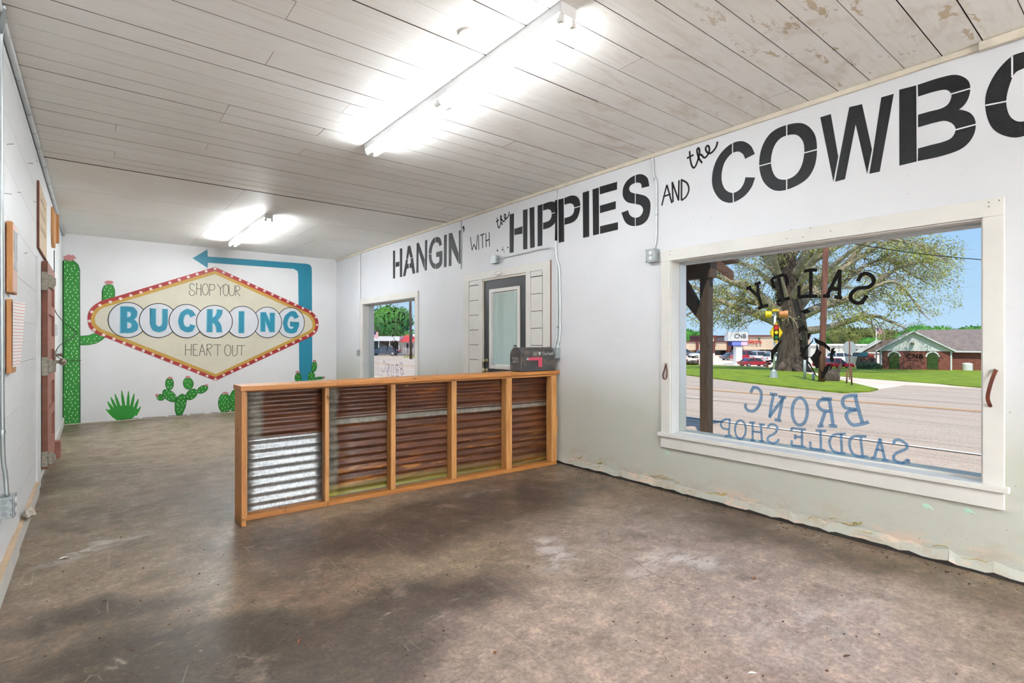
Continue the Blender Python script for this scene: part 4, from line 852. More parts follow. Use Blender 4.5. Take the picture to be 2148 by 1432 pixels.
# left wall conduit and outlet box
lx = WL + .03
conduit('galvanised conduit rising to the ceiling on the left wall', [(WL + .03, 3.95, .504), (WL + .024, 3.95, .62), (WL + .014, 3.94, .8), (WL + .014, 3.90, 1.6), (WL + .014, 3.86, 2.85), (WL + .025, 3.80, 2.97), (WL + .04, 3.72, CH - .002)], .0105, [(WL + .014, 3.93, .86)], mat='zinc')
lb_ = thing('outlet_box', 'grey four-inch outlet box low on the left wall', 'electrical box', (WL, 3.98, .45))
MB().box(WL, 3.92, .39, WL + .055, 4.03, .505).build('box', M['steel'], lb_, bevel=.004)
MB().box(WL + .055, 3.918, .388, WL + .062, 4.032, .507).build('cover_plate', M['steel'], lb_, bevel=.003)
for zc in (.42, .475): MB().lathe((WL + .062, 3.975, zc), [(.018, 0), (.018, .004)], 16, (1, 0, 0)).build('socket', M['plastic'], lb_)
for xx, zc in ((WL + .022, .415), (WL + .022, .447), (WL + .022, .48)): MB().lathe((xx, 3.9195, zc), [(.0125, 0), (.0125, .001)], 16, (0, -1, 0)).build('knockout', flat('knockout_grey', hexc(140, 147, 150), .5, .3), lb_)
for zc in (.41, .485): MB().lathe((WL + .047, 3.9195, zc), [(.003, 0), (.003, .0015)], 8, (0, -1, 0)).build('screw', M['dark'], lb_)
# ================================================================== LEFT WALL PIECES
jb = box('door_jamb_board', M['wall_l'], (WL, 6.24, 0), (WL + .012, 6.60, 2.10)); s_(jb); jb.name = 'trim_5'
dr = thing('door_2', None, None, (WL, 7.3, 0)); dr['kind'] = 'structure'
ya, yb, xf, xb, zt, zb = 6.85, 8.05, WL + .048, WL + .004, 2.13, .10
fm = MB()       # stiles and rails
fm.box(xb, ya, zb, xf, ya + .13, zt); fm.box(xb, yb - .13, zb, xf, yb, zt)
rails = [(.10, .30), (.56, .66), (.92, 1.02), (1.26, 1.40), (1.62, 1.72), (1.92, 2.13)]
for a, c in rails: fm.box(xb, ya + .13, a, xf, yb - .13, c)
fm.build('door_frame', M['red_door'], dr, bevel=.004)
for (a0, a1), (b0, b1) in zip(rails[:-1], rails[1:]):
    MB().box(xb, ya + .13, a1, xf - .022, yb - .13, b0).build('door_panel', M['red_door'], dr)
MB().box(xb, ya - .002, zb, xf - .001, ya - .0002, zt).build('door_edge', M['red_edge'], dr)
box('door_foot', M['red_door'], (WL + .004, yb - .04, .0), (WL + .10, yb + .12, .19), dr, bevel=.006)
box('backing', M['wall_l'], (WL - .012, 6.6, 0), (WL - .002, 8.15, 2.12), dr)
def latch(y, z, sc=1.0, face=1):
    m = MB(); w_ = .05 * sc
    m.box(WL + .002, y - .06, z - .09 * sc, WL + .052, y - .03, z + .09 * sc)
    m.box(WL + .045, y - .05, z - .05 * sc, WL + .095, y + .05, z + .05 * sc)
    m.box(WL + .052, y - .065, z - .062 * sc, WL + .086, y - .045, z + .062 * sc)
    m.tube([(WL + .092, y, z - .04 * sc), (WL + .092, y, z + .04 * sc)], .016, 10)
    m.tube([(WL + .05, y - .03, z + .045 * sc), (WL + .07, y + .02, z + .06 * sc), (WL + .06, y + .14, z + .03 * sc)], .010, 8)
    m.tube([(WL + .05, y - .03, z - .045 * sc), (WL + .07, y + .02, z - .06 * sc), (WL + .06, y + .14, z - .03 * sc)], .010, 8)
    m.build('box_hinge', M['iron'], dr, bevel=.004)
latch(6.87, 1.93); latch(6.87, 1.10); latch(6.87, .20, .8)
kb = MB(); kb.box(xf, 7.90, 1.0, xf + .012, 7.99, 1.24); kb.lathe((xf + .01, 7.95, 1.11), [(.02, 0), (.018, .03), (.035, .04), (.042, .06), (.036, .085), (.02, .095)], 16, (1, 0, 0)); kb.lathe((xf + .01, 7.95, 1.19), [(.016, 0), (.016, .04), (.024, .05), (.02, .06)], 12, (1, 0, 0)); kb.build('door_knob', M['iron'], dr, smooth=False)
# wooden pieces
def wall_piece(name, label, cat, y0, y1, z0, z1, d0, d1): return thing(name, label, cat, (WL, (y0 + y1) / 2, z0))
t = thing('picture_frame', 'upper wooden framed picture on the left wall', 'picture frame', (WL, 4.3, 1.62))
box('back_cleat', M['pole'], (WL, 4.19, 1.66), (WL + .006, 4.36, 2.0), t)
box('frame_body', M['pine_y'], (WL + .006, 4.175, 1.63), (WL + .032, 4.405, 2.04), t, bevel=.002)
box('mat_board', flat('pinkish_panel', hexc(214, 178, 164), .5), (WL + .032, 4.185, 1.64), (WL + .034, 4.395, 2.03), t)
box('picture_print', flat('grey_print', hexc(176, 176, 174), .2, var=.25, sc=12), (WL + .034, 4.21, 1.77), (WL + .036, 4.38, 2.0), t)
t = thing('clipboard_shelf', 'lower wooden frame on the left wall with a curling printed sheet', 'frame', (WL, 4.3, 1.16))
box('back_cleat', M['pole'], (WL, 4.19, 1.20), (WL + .006, 4.36, 1.56), t)
box('frame_body', M['pine_y'], (WL + .006, 4.175, 1.162), (WL + .028, 4.40, 1.592), t, bevel=.002)
pp = MB(); pts = [(WL + .032, 4.19), (WL + .036, 4.26), (WL + .046, 4.34), (WL + .070, 4.42)]
n_ = 9
for r_ in range(n_):
    zz = 1.585 - .40 * r_ / (n_ - 1); f = 1 - .62 * r_ / (n_ - 1)
    pp.v += [Vector((WL + .030 + (x - WL - .030) * f, y_, zz + .012 * math.sin(r_))) for x, y_ in pts]
for r_ in range(n_ - 1):
    for c_ in range(3): pp.f.append((r_ * 4 + c_, r_ * 4 + c_ + 1, r_ * 4 + c_ + 5, r_ * 4 + c_ + 4)); pp.m.append(0)
pm_ = NT('ruled_paper'); z_s = pm_.sep(pm_.pos())['Z']; fr_ = pm_.math('FRACT', pm_.math('MULTIPLY', z_s, 52)); pm_.base(pm_.mix(pm_.ramp(fr_, [(.7, 0), (.74, 1)]), hexc(240, 238, 236), hexc(222, 170, 164)))
pp.build('printed_sheet', pm_.m, t, label='curling white sheet with faint red rules')
t = thing('wooden_plaque', 'large tan wooden plaque with faded lettering above the red door', 'plaque', (WL, 6.8, 2.2))
MB().box(WL + .001, 6.33, 2.19, WL + .016, 7.30, 2.78).build('board', wood('plaque_wood', hexc(196, 166, 126), hexc(216, 190, 150), 1, .5), t)
MB().box(WL + .001, 6.324, 2.185, WL + .018, 6.33, 2.785).build('edge_strip', M['pole'], t); MB().box(WL + .001, 6.33, 2.182, WL + .018, 7.30, 2.19).build('edge_strip', M['pole'], t)
fd = MB()
for r_, zz in enumerate((2.64, 2.52, 2.38)):
    y_ = 6.45
    while y_ < 7.15: L = rnd.uniform(.03, .06); fd.box(WL + .016, y_, zz, WL + .0166, y_ + .012, zz + .05); fd.box(WL + .016, y_, zz + rnd.choice((0, .02, .042)), WL + .0166, y_ + L, zz + .008 + rnd.choice((0, .02, .04))); y_ += L + .03
fd.build('faded_lettering', flat('faded_ink', hexc(160, 128, 88), .6), t, kind='stuff')
t = thing('wooden_bracket', 'splintered wooden bracket board high on the left wall under the ceiling pipe', 'board', (WL, 8.6, 2.5))
MB().prism([(WL, 8.34, 2.95), (WL, 8.34, 2.58), (WL, 8.46, 2.48), (WL, 8.52, 2.55), (WL, 8.66, 2.50), (WL, 8.9, 2.62), (WL, 8.9, 2.95)], (.024, 0, 0)).build('board', M['pine_z'], t)
MB().box(WL, 8.9, 2.60, WL + .05, 8.93, 2.97).build('side_board', M['pine_z'], t)
cab = MB(); cab.tube(crom([(WL + .012, 8.7, 2.48), (WL + .012, 8.75, 2.0), (WL + .02, 8.78, 1.72), (WL + .16, 9.0, 1.52), (WL + .22, 9.2, 1.46), (WL + .16, 9.05, 1.38), (WL + .05, 8.8, 1.28), (WL + .03, 8.8, 1.16), (WL + .12, 9.0, 1.10), (WL + .26, 9.4, 1.08)], 6), .0045, 6)
cab.build('loose_cable', M['ink'], None, label='loose black cable hanging in loops past the red door', cat='cable', smooth=True)
box_l = thing('outlet_box', 'small white outlet box on the left wall behind the loose cable', 'electrical box', (WL, 9.0, 1.5))
MB().box(WL - .002, 8.95, 1.42, WL + .03, 9.04, 1.56).build('box', M['conduit'], box_l, bevel=.003)
for zc in (1.46, 1.52): MB().lathe((WL + .03, 8.995, zc), [(.016, 0), (.016, .003)], 12, (1, 0, 0)).build('socket', M['plastic'], box_l)
# leather pulls on the window casing
def strap(label, pts, wd, th):
    P = crom(pts, 5); m = MB(); vs = []
    for i, p in enumerate(P):
        d = (P[min(i + 1, len(P) - 1)] - P[max(i - 1, 0)]).normalized(); n = d.cross(Vector((1, 0, 0))); n = n.normalized() if n.length > 1e-4 else Vector((0, 1, 0)); 
        wv_ = Vector((1, 0, 0)) if wd > th else n
        a, c_ = Vector((1, 0, 0)) * wd / 2, n * th / 2
        vs += [p - a - c_, p + a - c_, p + a + c_, p - a + c_]
    fs = [(i * 4 + j, i * 4 + (j + 1) % 4, i * 4 + 4 + (j + 1) % 4, i * 4 + 4 + j) for i in range(len(P) - 1) for j in range(4)] + [(0, 3, 2, 1), tuple(len(P) * 4 - 4 + j for j in range(4))]
    return m.add(vs, fs).build('leather_strap', M['leather'], None, origin=P[0], label=label, cat='strap')
a = onX(1398, 763, WR - .024); lx_ = WR - .034
o = strap('small brown leather loop hanging on the left casing of the big window', [(lx_, a.y, a.z), (lx_, a.y + .012, a.z - .05), (lx_, a.y + .030, a.z - .10), (lx_, a.y + .020, a.z - .133), (lx_, a.y + .004, a.z - .137), (lx_, a.y - .010, a.z - .11), (lx_, a.y - .012, a.z - .06), (lx_, a.y, a.z)], .012, .004)
MB().lathe((WR - .0385, a.y, a.z), [(.006, -.018), (.006, .002), (.009, .003), (.007, .006)], 10, (-1, 0, 0)).build('nail', M['iron'], o)
a = onX(2088, 779, WR - .03); c_ = onX(2077, 851, WR - .03)
strap('curved brown leather pull on the right casing of the big window', [(WR - .023, a.y - .004, a.z + .01), (WR - .036, a.y, a.z), (WR - .060, (a.y + c_.y) / 2 + .004, (a.z + c_.z) / 2 + .03), (WR - .058, c_.y + .006, c_.z + .05), (WR - .036, c_.y, c_.z + .005), (WR - .023, c_.y, c_.z)], .006, .018)
# ================================================================== COUNTER
t = thing('counter', 'rustic pine counter faced with rusty corrugated metal', 'counter', (2.4, 4.35, 0))
ax = Vector((3.05, -.120, 0)).normalized(); oy = Vector((-ax.y, ax.x, 0)); O = Vector((.889, 4.326, 0))
def fr_x(u):        # local x along the framed front where column u meets it
    d = ray(u, 900); k = O.dot(oy) / d.dot(oy); return (d * k - O).dot(ax)
def lbox(name, mat, x0, x1, y0, y1, z0, z1, bevel=.0025, R=None, **kw):
    m = MB(); m.box(x0, y0, z0, x1, y1, z1)
    m.v = [O + ax * p.x + oy * p.y + Vector((0, 0, p.z)) for p in m.v]; return m.build(name, M[mat], t, bevel=bevel, **kw)
xe = fr_x(1168)
st = [(fr_x(a), fr_x(c)) for a, c in ((682, 690.5), (820, 830), (947.5, 958), (1062, 1074), (1157, 1168))]
sd = .089
lbox('bottom_plate', 'pine_x', -.012, st[0][1] - .012, 0, sd, 0.001, .040); lbox('bottom_plate', 'pine_x', st[0][1] - .010, xe, 0, sd, 0.001, .040)
lbox('header', 'pine_x', -.012, st[1][0], 0, sd, .966, .985); lbox('header', 'pine_x', st[1][0], xe, 0, sd, .966, .985)
for a, c in st: lbox('stud', 'pine_z', a, c, 0, sd, .0405, .9655)
lbox('stud', 'pine_z', -.012, .012, .0, sd, .0405, .9655)
# end board and top
MB().prism([(.838, 4.205, 0), (.868, 4.205, 0), (.868, 4.44, 0), (.838, 4.44, 0)], (0, 0, .985)).build('end_board', M['pine_y'], t, bevel=.003)
def topy(x): return 4.172 + (x - .832) * .0160
def top(x0, x1, dz=0):
    m = MB(); m.prism([(x0, topy(x0), .986 + dz), (x1, topy(x1), .986 + dz), (x1, topy(x1) + .262, .986 + dz), (x0, topy(x0) + .262, .986 + dz)], (0, 0, .036)); m.build('top_board', M['pine_x'], t, bevel=.005)
xj = [onY(707, 803, 4.19).x, onY(1073, 785, 4.21).x]
top(.826, xj[0] - .001); top(xj[0] + .001, xj[1] - .001, .001); top(xj[1] + .001, WR - .003, .002)
# back framing (far side) so that it stands as a real counter
lbox('back_board', 'pine_x', 0, xe, sd + .028, sd + .046, .05, .96)
lbox('scrap_block', 'pine_z', xe + .004, xe + .022, .01, .06, .33, .52)
def sheet(name, mat, x0, x1, z0, z1, y0, phase=0, label=None):
    m = MB(); nz = int((z1 - z0) / .0068); nx = 8; P_ = .068
    for i in range(nz + 1):
        z_ = z0 + (z1 - z0) * i / nz; yv_ = y0 + .009 * math.cos(2 * math.pi * (z_ + phase) / P_)
        for j in range(nx + 1):
            x_ = x0 + (x1 - x0) * j / nx; sl = .0025 * math.sin(x_ * 2.3)
            m.v.append(O + ax * x_ + oy * (yv_ + sl) + Vector((0, 0, z_ + .004 * math.sin(x_ * 1.7))))
    m.f = [(i * (nx + 1) + j, i * (nx + 1) + j + 1, (i + 1) * (nx + 1) + j + 1, (i + 1) * (nx + 1) + j) for i in range(nz) for j in range(nx)]; m.m = [0] * len(m.f)
    o = m.build('corrugated_sheet', m_sheet(name, mat), t, smooth=True, label=label)
    so = o.modifiers.new('thickness', 'SOLIDIFY'); so.thickness = .0012; so.offset = 0; return o
yS = sd + .010
sheet('galvanised_sheet', 'zinc', 0.013, st[0][0] + .02, .045, .592, yS - .001, 0, 'bright galvanised corrugated sheet in the lower first bay')
sheet('rust_sheet_left', 'U1', 0.013, st[0][0] + .02, .575, .964, yS + .004, .01, 'rusty corrugated sheet with a grey left end')
sheet('rust_sheet_top', 'U2', st[0][0] + .021, xe - .02, .685, .964, yS + .003, .02, 'dark rusty upper corrugated sheet')
sheet('rust_sheet_low', 'L2', st[0][0] + .021, xe - .02, .045, .705, yS - .003, .0, 'rusty lower corrugated sheet with a grey top ridge')
for u, v in ((532, 813), (636, 812)): pass
for x_ in (.55, 1.72):
    q = Vector((O.x + x_, topy(O.x + x_) + .24, 1.022)); MB().lathe(q, [(.003, 0), (.003, .008)], 8).build('screw', M['dark'], t)
# mailbox
mx0, mx1, my0, my1, mz = 3.495, 3.985, 4.248, 4.436, 1.0245
mbx = thing('mailbox', 'black rural mailbox with red flag on the counter, lettered with its address', 'mailbox', ((mx0 + mx1) / 2, (my0 + my1) / 2, mz))
rr_ = (my1 - my0) / 2; cyl = (my0 + my1) / 2; hh = .165
def dome(x, k=1.0, n=14, dz=0): return [Vector((x, cyl - rr_ * k, mz + .002))] + [Vector((x, cyl - rr_ * k * math.cos(math.pi * i / n), mz + hh + rr_ * k * math.sin(math.pi * i / n))) for i in range(n + 1)] + [Vector((x, cyl + rr_ * k, mz + .002))]
m = MB(); m.prism(dome(mx0 + .012, .97), (mx1 - mx0 - .012, 0, 0)); m.build('body', M['mail'], mbx, bevel=.003)
m = MB(); m.prism(dome(mx0, 1.0), (.022, 0, 0)); m.build('front_door', M['mail'], mbx, bevel=.006)
m = MB(); m.prism(dome(mx1 - .012, 1.0), (.012, 0, 0)); m.build('rear_rim', M['mail'], mbx, bevel=.003)
MB().tube(crom([(mx0 - .004, cyl - .022, mz + hh + rr_ + .004), (mx0 - .002, cyl - .012, mz + hh + rr_ + .016), (mx0 - .002, cyl + .012, mz + hh + rr_ + .016), (mx0 - .004, cyl + .022, mz + hh + rr_ + .004)], 4), .006, 8).build('pull_tab', M['ink'], mbx, smooth=True)
fy = my0 - .004
m = MB(); m.prism([(mx0 + .095, fy, mz + .150), (mx0 + .290, fy, mz + .150), (mx0 + .290, fy, mz + .045), (mx0 + .235, fy, mz + .045), (mx0 + .235, fy, mz + .118), (mx0 + .095, fy, mz + .118)], (0, -.003, 0)); fg = m.build('flag', M['flag_red'], mbx)
MB().lathe((mx0 + .085, fy, mz + .135), [(.014, 0), (.014, .006), (.006, .009)], 12, (0, -1, 0)).build('flag_pivot', M['zinc'], fg)
def text(body, mat, size, loc, rot, parent, name, align='LEFT', ext=.0006, shear=0, xs=1.0):
    cu = bpy.data.curves.new(name, 'FONT'); cu.body = body; cu.size = size; cu.extrude = ext; cu.align_x = align; cu.shear = shear
    tmp = bpy.data.objects.new('tmp', cu); COL.objects.link(tmp); dg = bpy.context.evaluated_depsgraph_get(); me = bpy.data.meshes.new_from_object(tmp.evaluated_get(dg)); bpy.data.objects.remove(tmp)
    me.materials.clear(); me.materials.append(mat)
    R = Matrix.Translation(Vector(loc)) @ rot.to_4x4() @ Matrix.Diagonal((xs, 1, 1, 1))
    me.transform(Matrix.Translation(-ORG[parent.name]) @ R); o = bpy.data.objects.new(name, me); COL.objects.link(o); o.parent = parent; ORG[o.name] = ORG[parent.name]; return o
from mathutils import Euler
RY = Euler((math.pi / 2, 0, 0)).to_matrix(); RXm = Euler((math.pi / 2, 0, -math.pi / 2)).to_matrix()
# serif address digits drawn as strokes
def plane_strokes(name, strokes, mat, parent, org, ex, ey, nrm, w_, dots=()):
    m = MB()
    for q in strokes:
        P = [Vector(a) for a in q]; P = crom(P, 5) if len(P) > 2 else P
        for i in range(len(P) - 1):
            d = P[i + 1] - P[i]
            if d.length < 1e-9: continue
            n = Vector((-d.y, d.x)).normalized() * w_ / 2 * (1.35 if abs(d.y) > abs(d.x) else .7); dd = d.normalized() * w_ * .2
            q4 = [P[i] - dd + n, P[i + 1] + dd + n, P[i + 1] + dd - n, P[i] - dd - n]
            m.prism([org + ex * a.x + ey * a.y for a in q4], nrm * .0006)
    return m.build(name, M[mat], parent)
GL = {'3': ([[(.05, .82), (.2, .98), (.42, .95), (.48, .75), (.2, .55)], [(.2, .55), (.5, .45), (.52, .2), (.3, .02), (.04, .08)]], .62),
      '2': ([[(.06, .78), (.18, .98), (.42, .96), (.48, .72), (.3, .4), (.04, .04)], [(.04, .04), (.54, .04)], [(.54, .04), (.58, .18)]], .66),
      '0': ([[(.28, .98), (.5, .8), (.54, .5), (.5, .2), (.28, .02), (.08, .2), (.04, .5), (.08, .8), (.28, .98)]], .66),
      'W': ([[(.02, .95), (.26, .02)], [(.26, .02), (.46, .95)], [(.46, .95), (.68, .02)], [(.68, .02), (.9, .95)], [(-.06, .97), (.14, .97)], [(.8, .97), (1.0, .97)], [(.36, .97), (.56, .97)]], 1.1),
      'G': ([[(.72, .68), (.6, .94), (.36, .98), (.1, .75), (.05, .45), (.15, .1), (.42, .0), (.68, .12)], [(.68, .12), (.68, .42)], [(.5, .42), (.84, .42)], [(.72, .62), (.72, .98)]], .95),
      'a': ([[(.08, .48), (.2, .62), (.38, .58), (.42, .4), (.42, .02)], [(.42, .36), (.12, .3), (.06, .12), (.2, .0), (.42, .14)], [(.42, .02), (.54, .02)]], .6),
      'r': ([[(.14, .6), (.14, .02)], [(.02, .02), (.3, .02)], [(.04, .6), (.14, .6)], [(.14, .42), (.26, .6), (.42, .58)]], .46),
      'l': ([[(.14, 1.0), (.14, .02)], [(.02, .02), (.28, .02)], [(.03, 1.0), (.14, 1.0)]], .32),
      'n': ([[(.14, .6), (.14, .02)], [(.02, .02), (.26, .02)], [(.03, .6), (.14, .6)], [(.14, .42), (.3, .62), (.46, .52), (.48, .02)], [(.38, .02), (.6, .02)]], .66),
      'd': ([[(.46, 1.0), (.46, .02)], [(.34, 1.0), (.46, 1.0)], [(.46, .45), (.3, .62), (.08, .5), (.06, .2), (.2, .0), (.46, .14)], [(.46, .02), (.58, .02)]], .64),
      ' ': ([], .35)}
def write(s_txt, parent, org, ex, ey, nrm, size, mat='letter', name='address_lettering'):
    x = 0; S = []
    for ch in s_txt:
        g, wd = GL[ch]; S += [[(x + a * size, c * size) for a, c in q] for q in g]; x += wd * size + size * .04
    return plane_strokes(name, S, mat, parent, org, ex, ey, nrm, size * .115)
write('320 W Garland', mbx, Vector((mx0 + .155, my0 - .0005, mz + .172)), Vector((1, 0, 0)), Vector((0, 0, 1)), Vector((0, -1, 0)), .036)
write('320', mbx, Vector((mx0 - .0005, cyl + .062, mz + .095)), Vector((0, -1, 0)), Vector((0, 0, 1)), Vector((-1, 0, 0)), .056)
# ================================================================== DEBRIS ON THE FLOOR
for pts_ in (((1268, 1150), (1300, 1166), (1330, 1174), (1352, 1192), (1385, 1210), (1410, 1222), (1444, 1229)), ((1535, 1250), (1580, 1268), (1612, 1276), (1640, 1290))):
    P_ = crom([onZ(u, v, .0006) for u, v in pts_], 4); m = MB()
    for i in range(len(P_) - 1):
        d = (P_[i + 1] - P_[i]).normalized(); n_ = Vector((-d.y, d.x, 0)) * .0016 * (1 + .6 * math.sin(i * 2.1)); m.add([P_[i] - n_, P_[i + 1] - n_, P_[i + 1] + n_, P_[i] + n_], [(0, 1, 2, 3)])
    m.build('crack', M['groove'], fl)
lit = MB(); rd = random.Random(21)
for k in range(150):
    u = rd.uniform(60, 2100); v = rd.uniform(960, 1425); p = onZ(u, v, 0)
    if not (WL + .1 < p.x < WR - .08) or (3.9 < p.y < 4.6 and p.x > .7): continue
    r = rd.uniform(.002, .006); a = rd.uniform(0, 6.28); n = rd.choice((4, 5, 6))
    lit.prism([(p.x + r * rd.uniform(.7, 1.6) * math.cos(a + 6.283 * i / n), p.y + r * rd.uniform(.6, 1.2) * math.sin(a + 6.283 * i / n), .0003) for i in range(n)], (0, 0, rd.uniform(.001, .004)))
for k in range(160):
    y_ = rd.uniform(.4, 3.9); x_ = WR - abs(rd.gauss(0, .10)) - .03; r = rd.uniform(.002, .007); a = rd.uniform(0, 6.28)
    lit.prism([(x_ + r * math.cos(a + 6.283 * i / 5) * rd.uniform(.6, 1.3), y_ + r * math.sin(a + 6.283 * i / 5) * rd.uniform(.6, 1.3), .0003) for i in range(5)], (0, 0, rd.uniform(.001, .005)))
lit.build('grit', flat('dirt_crumbs', hexc(92, 70, 54), .9, var=.4, sc=50), None, kind='stuff', label='brown grit and crumbs scattered over the concrete', cat='grit')
def leaf_(label, u, v, L, W_, ang, mat):
    p = onZ(u, v, 0); m = MB(); ca, sa = math.cos(ang), math.sin(ang); top_ = []
    for x_, y_, z_ in ((-1, 0, .25), (-.5, .5, .9), (.1, .62, 1.1), (.6, .4, .7), (1, 0, .3), (.6, -.4, .5), (.1, -.6, .9), (-.5, -.5, .7)):
        top_.append((p.x + (x_ * ca * L - y_ * sa * W_) / 2, p.y + (x_ * sa * L + y_ * ca * W_) / 2, .002 + z_ * .006))
    cpt = (p.x, p.y, .002); vs = top_ + [cpt]; m.add(vs, [(i, (i + 1) % 8, 8) for i in range(8)]); m.add([(a, b_, c_ - .0012) for a, b_, c_ in vs], [((i + 1) % 8, i, 8) for i in range(8)])
    m.build('dry_leaf' if mat != 'white' else 'paint_chip', mat_l[mat], None, label=label, cat='leaf' if mat != 'white' else 'paint chip')
mat_l = dict(brown=flat('dry_leaf_brown', hexc(140, 88, 58), .7, var=.2, sc=60), dark=flat('dry_leaf_dark', hexc(84, 56, 42), .7, var=.2, sc=60), white=flat('paint_chip_white', hexc(232, 230, 224), .6))
leaf_('tan dry leaf on the open concrete straight out from the big window', 1582, 1213, .05, .022, .2, 'brown')
leaf_('dark curled leaf on the floor nearest the bottom frame edge right of centre', 1776, 1377, .04, .018, -.4, 'dark')
leaf_('brown leaf scrap lying at the middle of the near floor', 628, 1346, .040, .017, 1.0, 'brown')
leaf_('reddish leaf crumb beside the dark stain front left of centre', 1038, 1370, .024, .015, .3, 'brown')
leaf_('white paint chip at the very front of the floor', 1578, 1413, .038, .014, -.7, 'white')
leaf_('white plaster chip on the floor left of the counter end', 133, 1171, .055, .03, .4, 'white')
# ================================================================== OUTSIDE
RV = Vector((CY_, -SY, 0)); FV = Vector((SY, CY_, 0)); UP = Vector((0, 0, 1))
def at(u, v, z): return O0 + ray(u, v) * z
gr = MB(); XS = [XO, 8, 16, 30, 45, 60]; Y0, Y1 = -90, 260
for a, c in zip(XS[:-1], XS[1:]): gr.add([(a, Y0, gz(a)), (c, Y0, gz(c)), (c, Y1, gz(c)), (a, Y1, gz(a))], [(0, 1, 2, 3)])
ground = gr.build('road', M['asphalt'], None, origin=(20, 0, -.4), kind='structure')
MB().add([(60, Y0, -1.58), (460, -200, -1.58), (460, 500, -1.58), (60, Y1, -1.58)], [(0, 1, 2, 3)]).build('ground', M['conc'], None, kind='structure')
def line(name, x, y0, y1, mat, wd=.12):
    return MB().add([(x, y0, gz(x) + .015), (x + wd, y0, gz(x + wd) + .015), (x + wd, y1, gz(x + wd) + .015), (x, y1, gz(x) + .015)], [(0, 1, 2, 3)]).build(name, M[mat], ground)
xa = (G(1434, 872).x + G(2062, 962).x) / 2; line('edge_line', xa, -60, 200, 'paintw', .11)
xd = (G(1434, 832).x + G(1495, 840).x) / 2
for k in range(-3, 9): line('lane_dash', xd, G(1495, 840).y + k * 12.2, G(1495, 840).y + k * 12.2 + 3.05, 'paintw', .11)
xy = (G(1434, 808).x + G(2062, 875).x) / 2; line('centre_line', xy - .15, -60, 200, 'painty', .12); line('centre_line', xy + .12, -60, 200, 'painty', .12)
q = G(1586, 810); q2 = G(1730, 822); line('far_edge_line', (q.x + q2.x) / 2, q2.y - 2, 200, 'paintw', .11)
for k in range(3): line('lane_dash', G(1855, 822).x, G(2062, 838).y - 4 + k * 5.5 - 3, G(2062, 838).y - 4 + k * 5.5 + .6, 'paintw', .11)
def patch(name, mat, pix, h=.035, **kw):
    P = [G(u, v) for u, v in pix]; m = MB(); n = len(P)
    m.add([p + UP * h for p in P] + [p - UP * .05 for p in P], [tuple(range(n))] + [(i, (i + 1) % n, n + (i + 1) % n, n + i) for i in range(n)])
    bm = bmesh.new(); 
    o = m.build(name, M[mat], None, kind='structure'); bm.from_mesh(o.data); bmesh.ops.recalc_face_normals(bm, faces=bm.faces); 
    bm.to_mesh(o.data); bm.free(); return o
patch('path', 'conc', [(1690, 771), (1640, 780), (1700, 795), (1770, 812), (1838, 818), (1900, 808), (2000, 812), (2062, 816), (1900, 799), (1740, 780), (1720, 771)], .02)
patch('lawn_island', 'lawn', [(1330, 773), (1432, 786), (1510, 796), (1600, 807), (1700, 818), (1770, 825), (1825, 822), (1842, 818), (1810, 810), (1765, 799), (1700, 786), (1675, 778), (1620, 772), (1540, 768), (1432, 765), (1330, 762)], .06)
patch('lawn_bank', 'lawn', [(1690, 773), (1700, 780), (1735, 787), (1800, 793.5), (1900, 801), (1980, 807), (2062, 813.5), (2250, 829), (2250, 775), (2062, 772), (1845, 770), (1740, 769)], .05)
# porch of the building itself
po = thing('porch', 'dark timber porch post with brace, beam and rafter tail outside the big window', 'porch', (7.3, 4.4, gz(7.3)))
pz = 7.9; PX = 7.28; py = 4.42
MB().box(PX - .07, py - .07, gz(PX), PX + .07, py + .07, 2.30).build('post', M['porch'], po, bevel=.006)
MB().box(PX - .09, py - .12, 2.30, PX + .09, 9.2, 2.58).build('beam', M['porch_y'], po, bevel=.006)
MB().prism([(PX - .05, py + .06, 1.62), (PX - .05, py + .06, 1.84), (PX - .05, py + .34, 2.30), (PX - .05, py + .66, 2.30)], (.10, 0, 0)).build('brace', M['porch'], po, bevel=.004)
MB().prism([(PX - .35, py - .10, 2.78), (PX + .62, py - .10, 2.44), (PX + .62, py - .10, 2.31), (PX - .35, py - .10, 2.60)], (0, .05, 0)).build('rafter_tail', M['fascia'], po, bevel=.003)
MB().prism([(XO + .001, py - .2, 3.10), (PX + .6, py - .2, 2.56), (PX + .6, py - .2, 2.62), (XO + .001, py - .2, 3.16)], (0, 4.9, 0)).build('roof_deck', M['porch_y'], po)
for yy_ in (5.4, 6.5, 7.6, 8.7): MB().prism([(XO + .001, yy_, 3.09), (PX + .6, yy_, 2.55), (PX + .6, yy_, 2.42), (XO + .001, yy_, 2.96)], (0, .045, 0)).build('rafter', M['porch_y'], po)
MB().box(PX - .07, 9.0, gz(PX), PX + .07, 9.14, 2.30).build('post', M['porch'], po, bevel=.006)
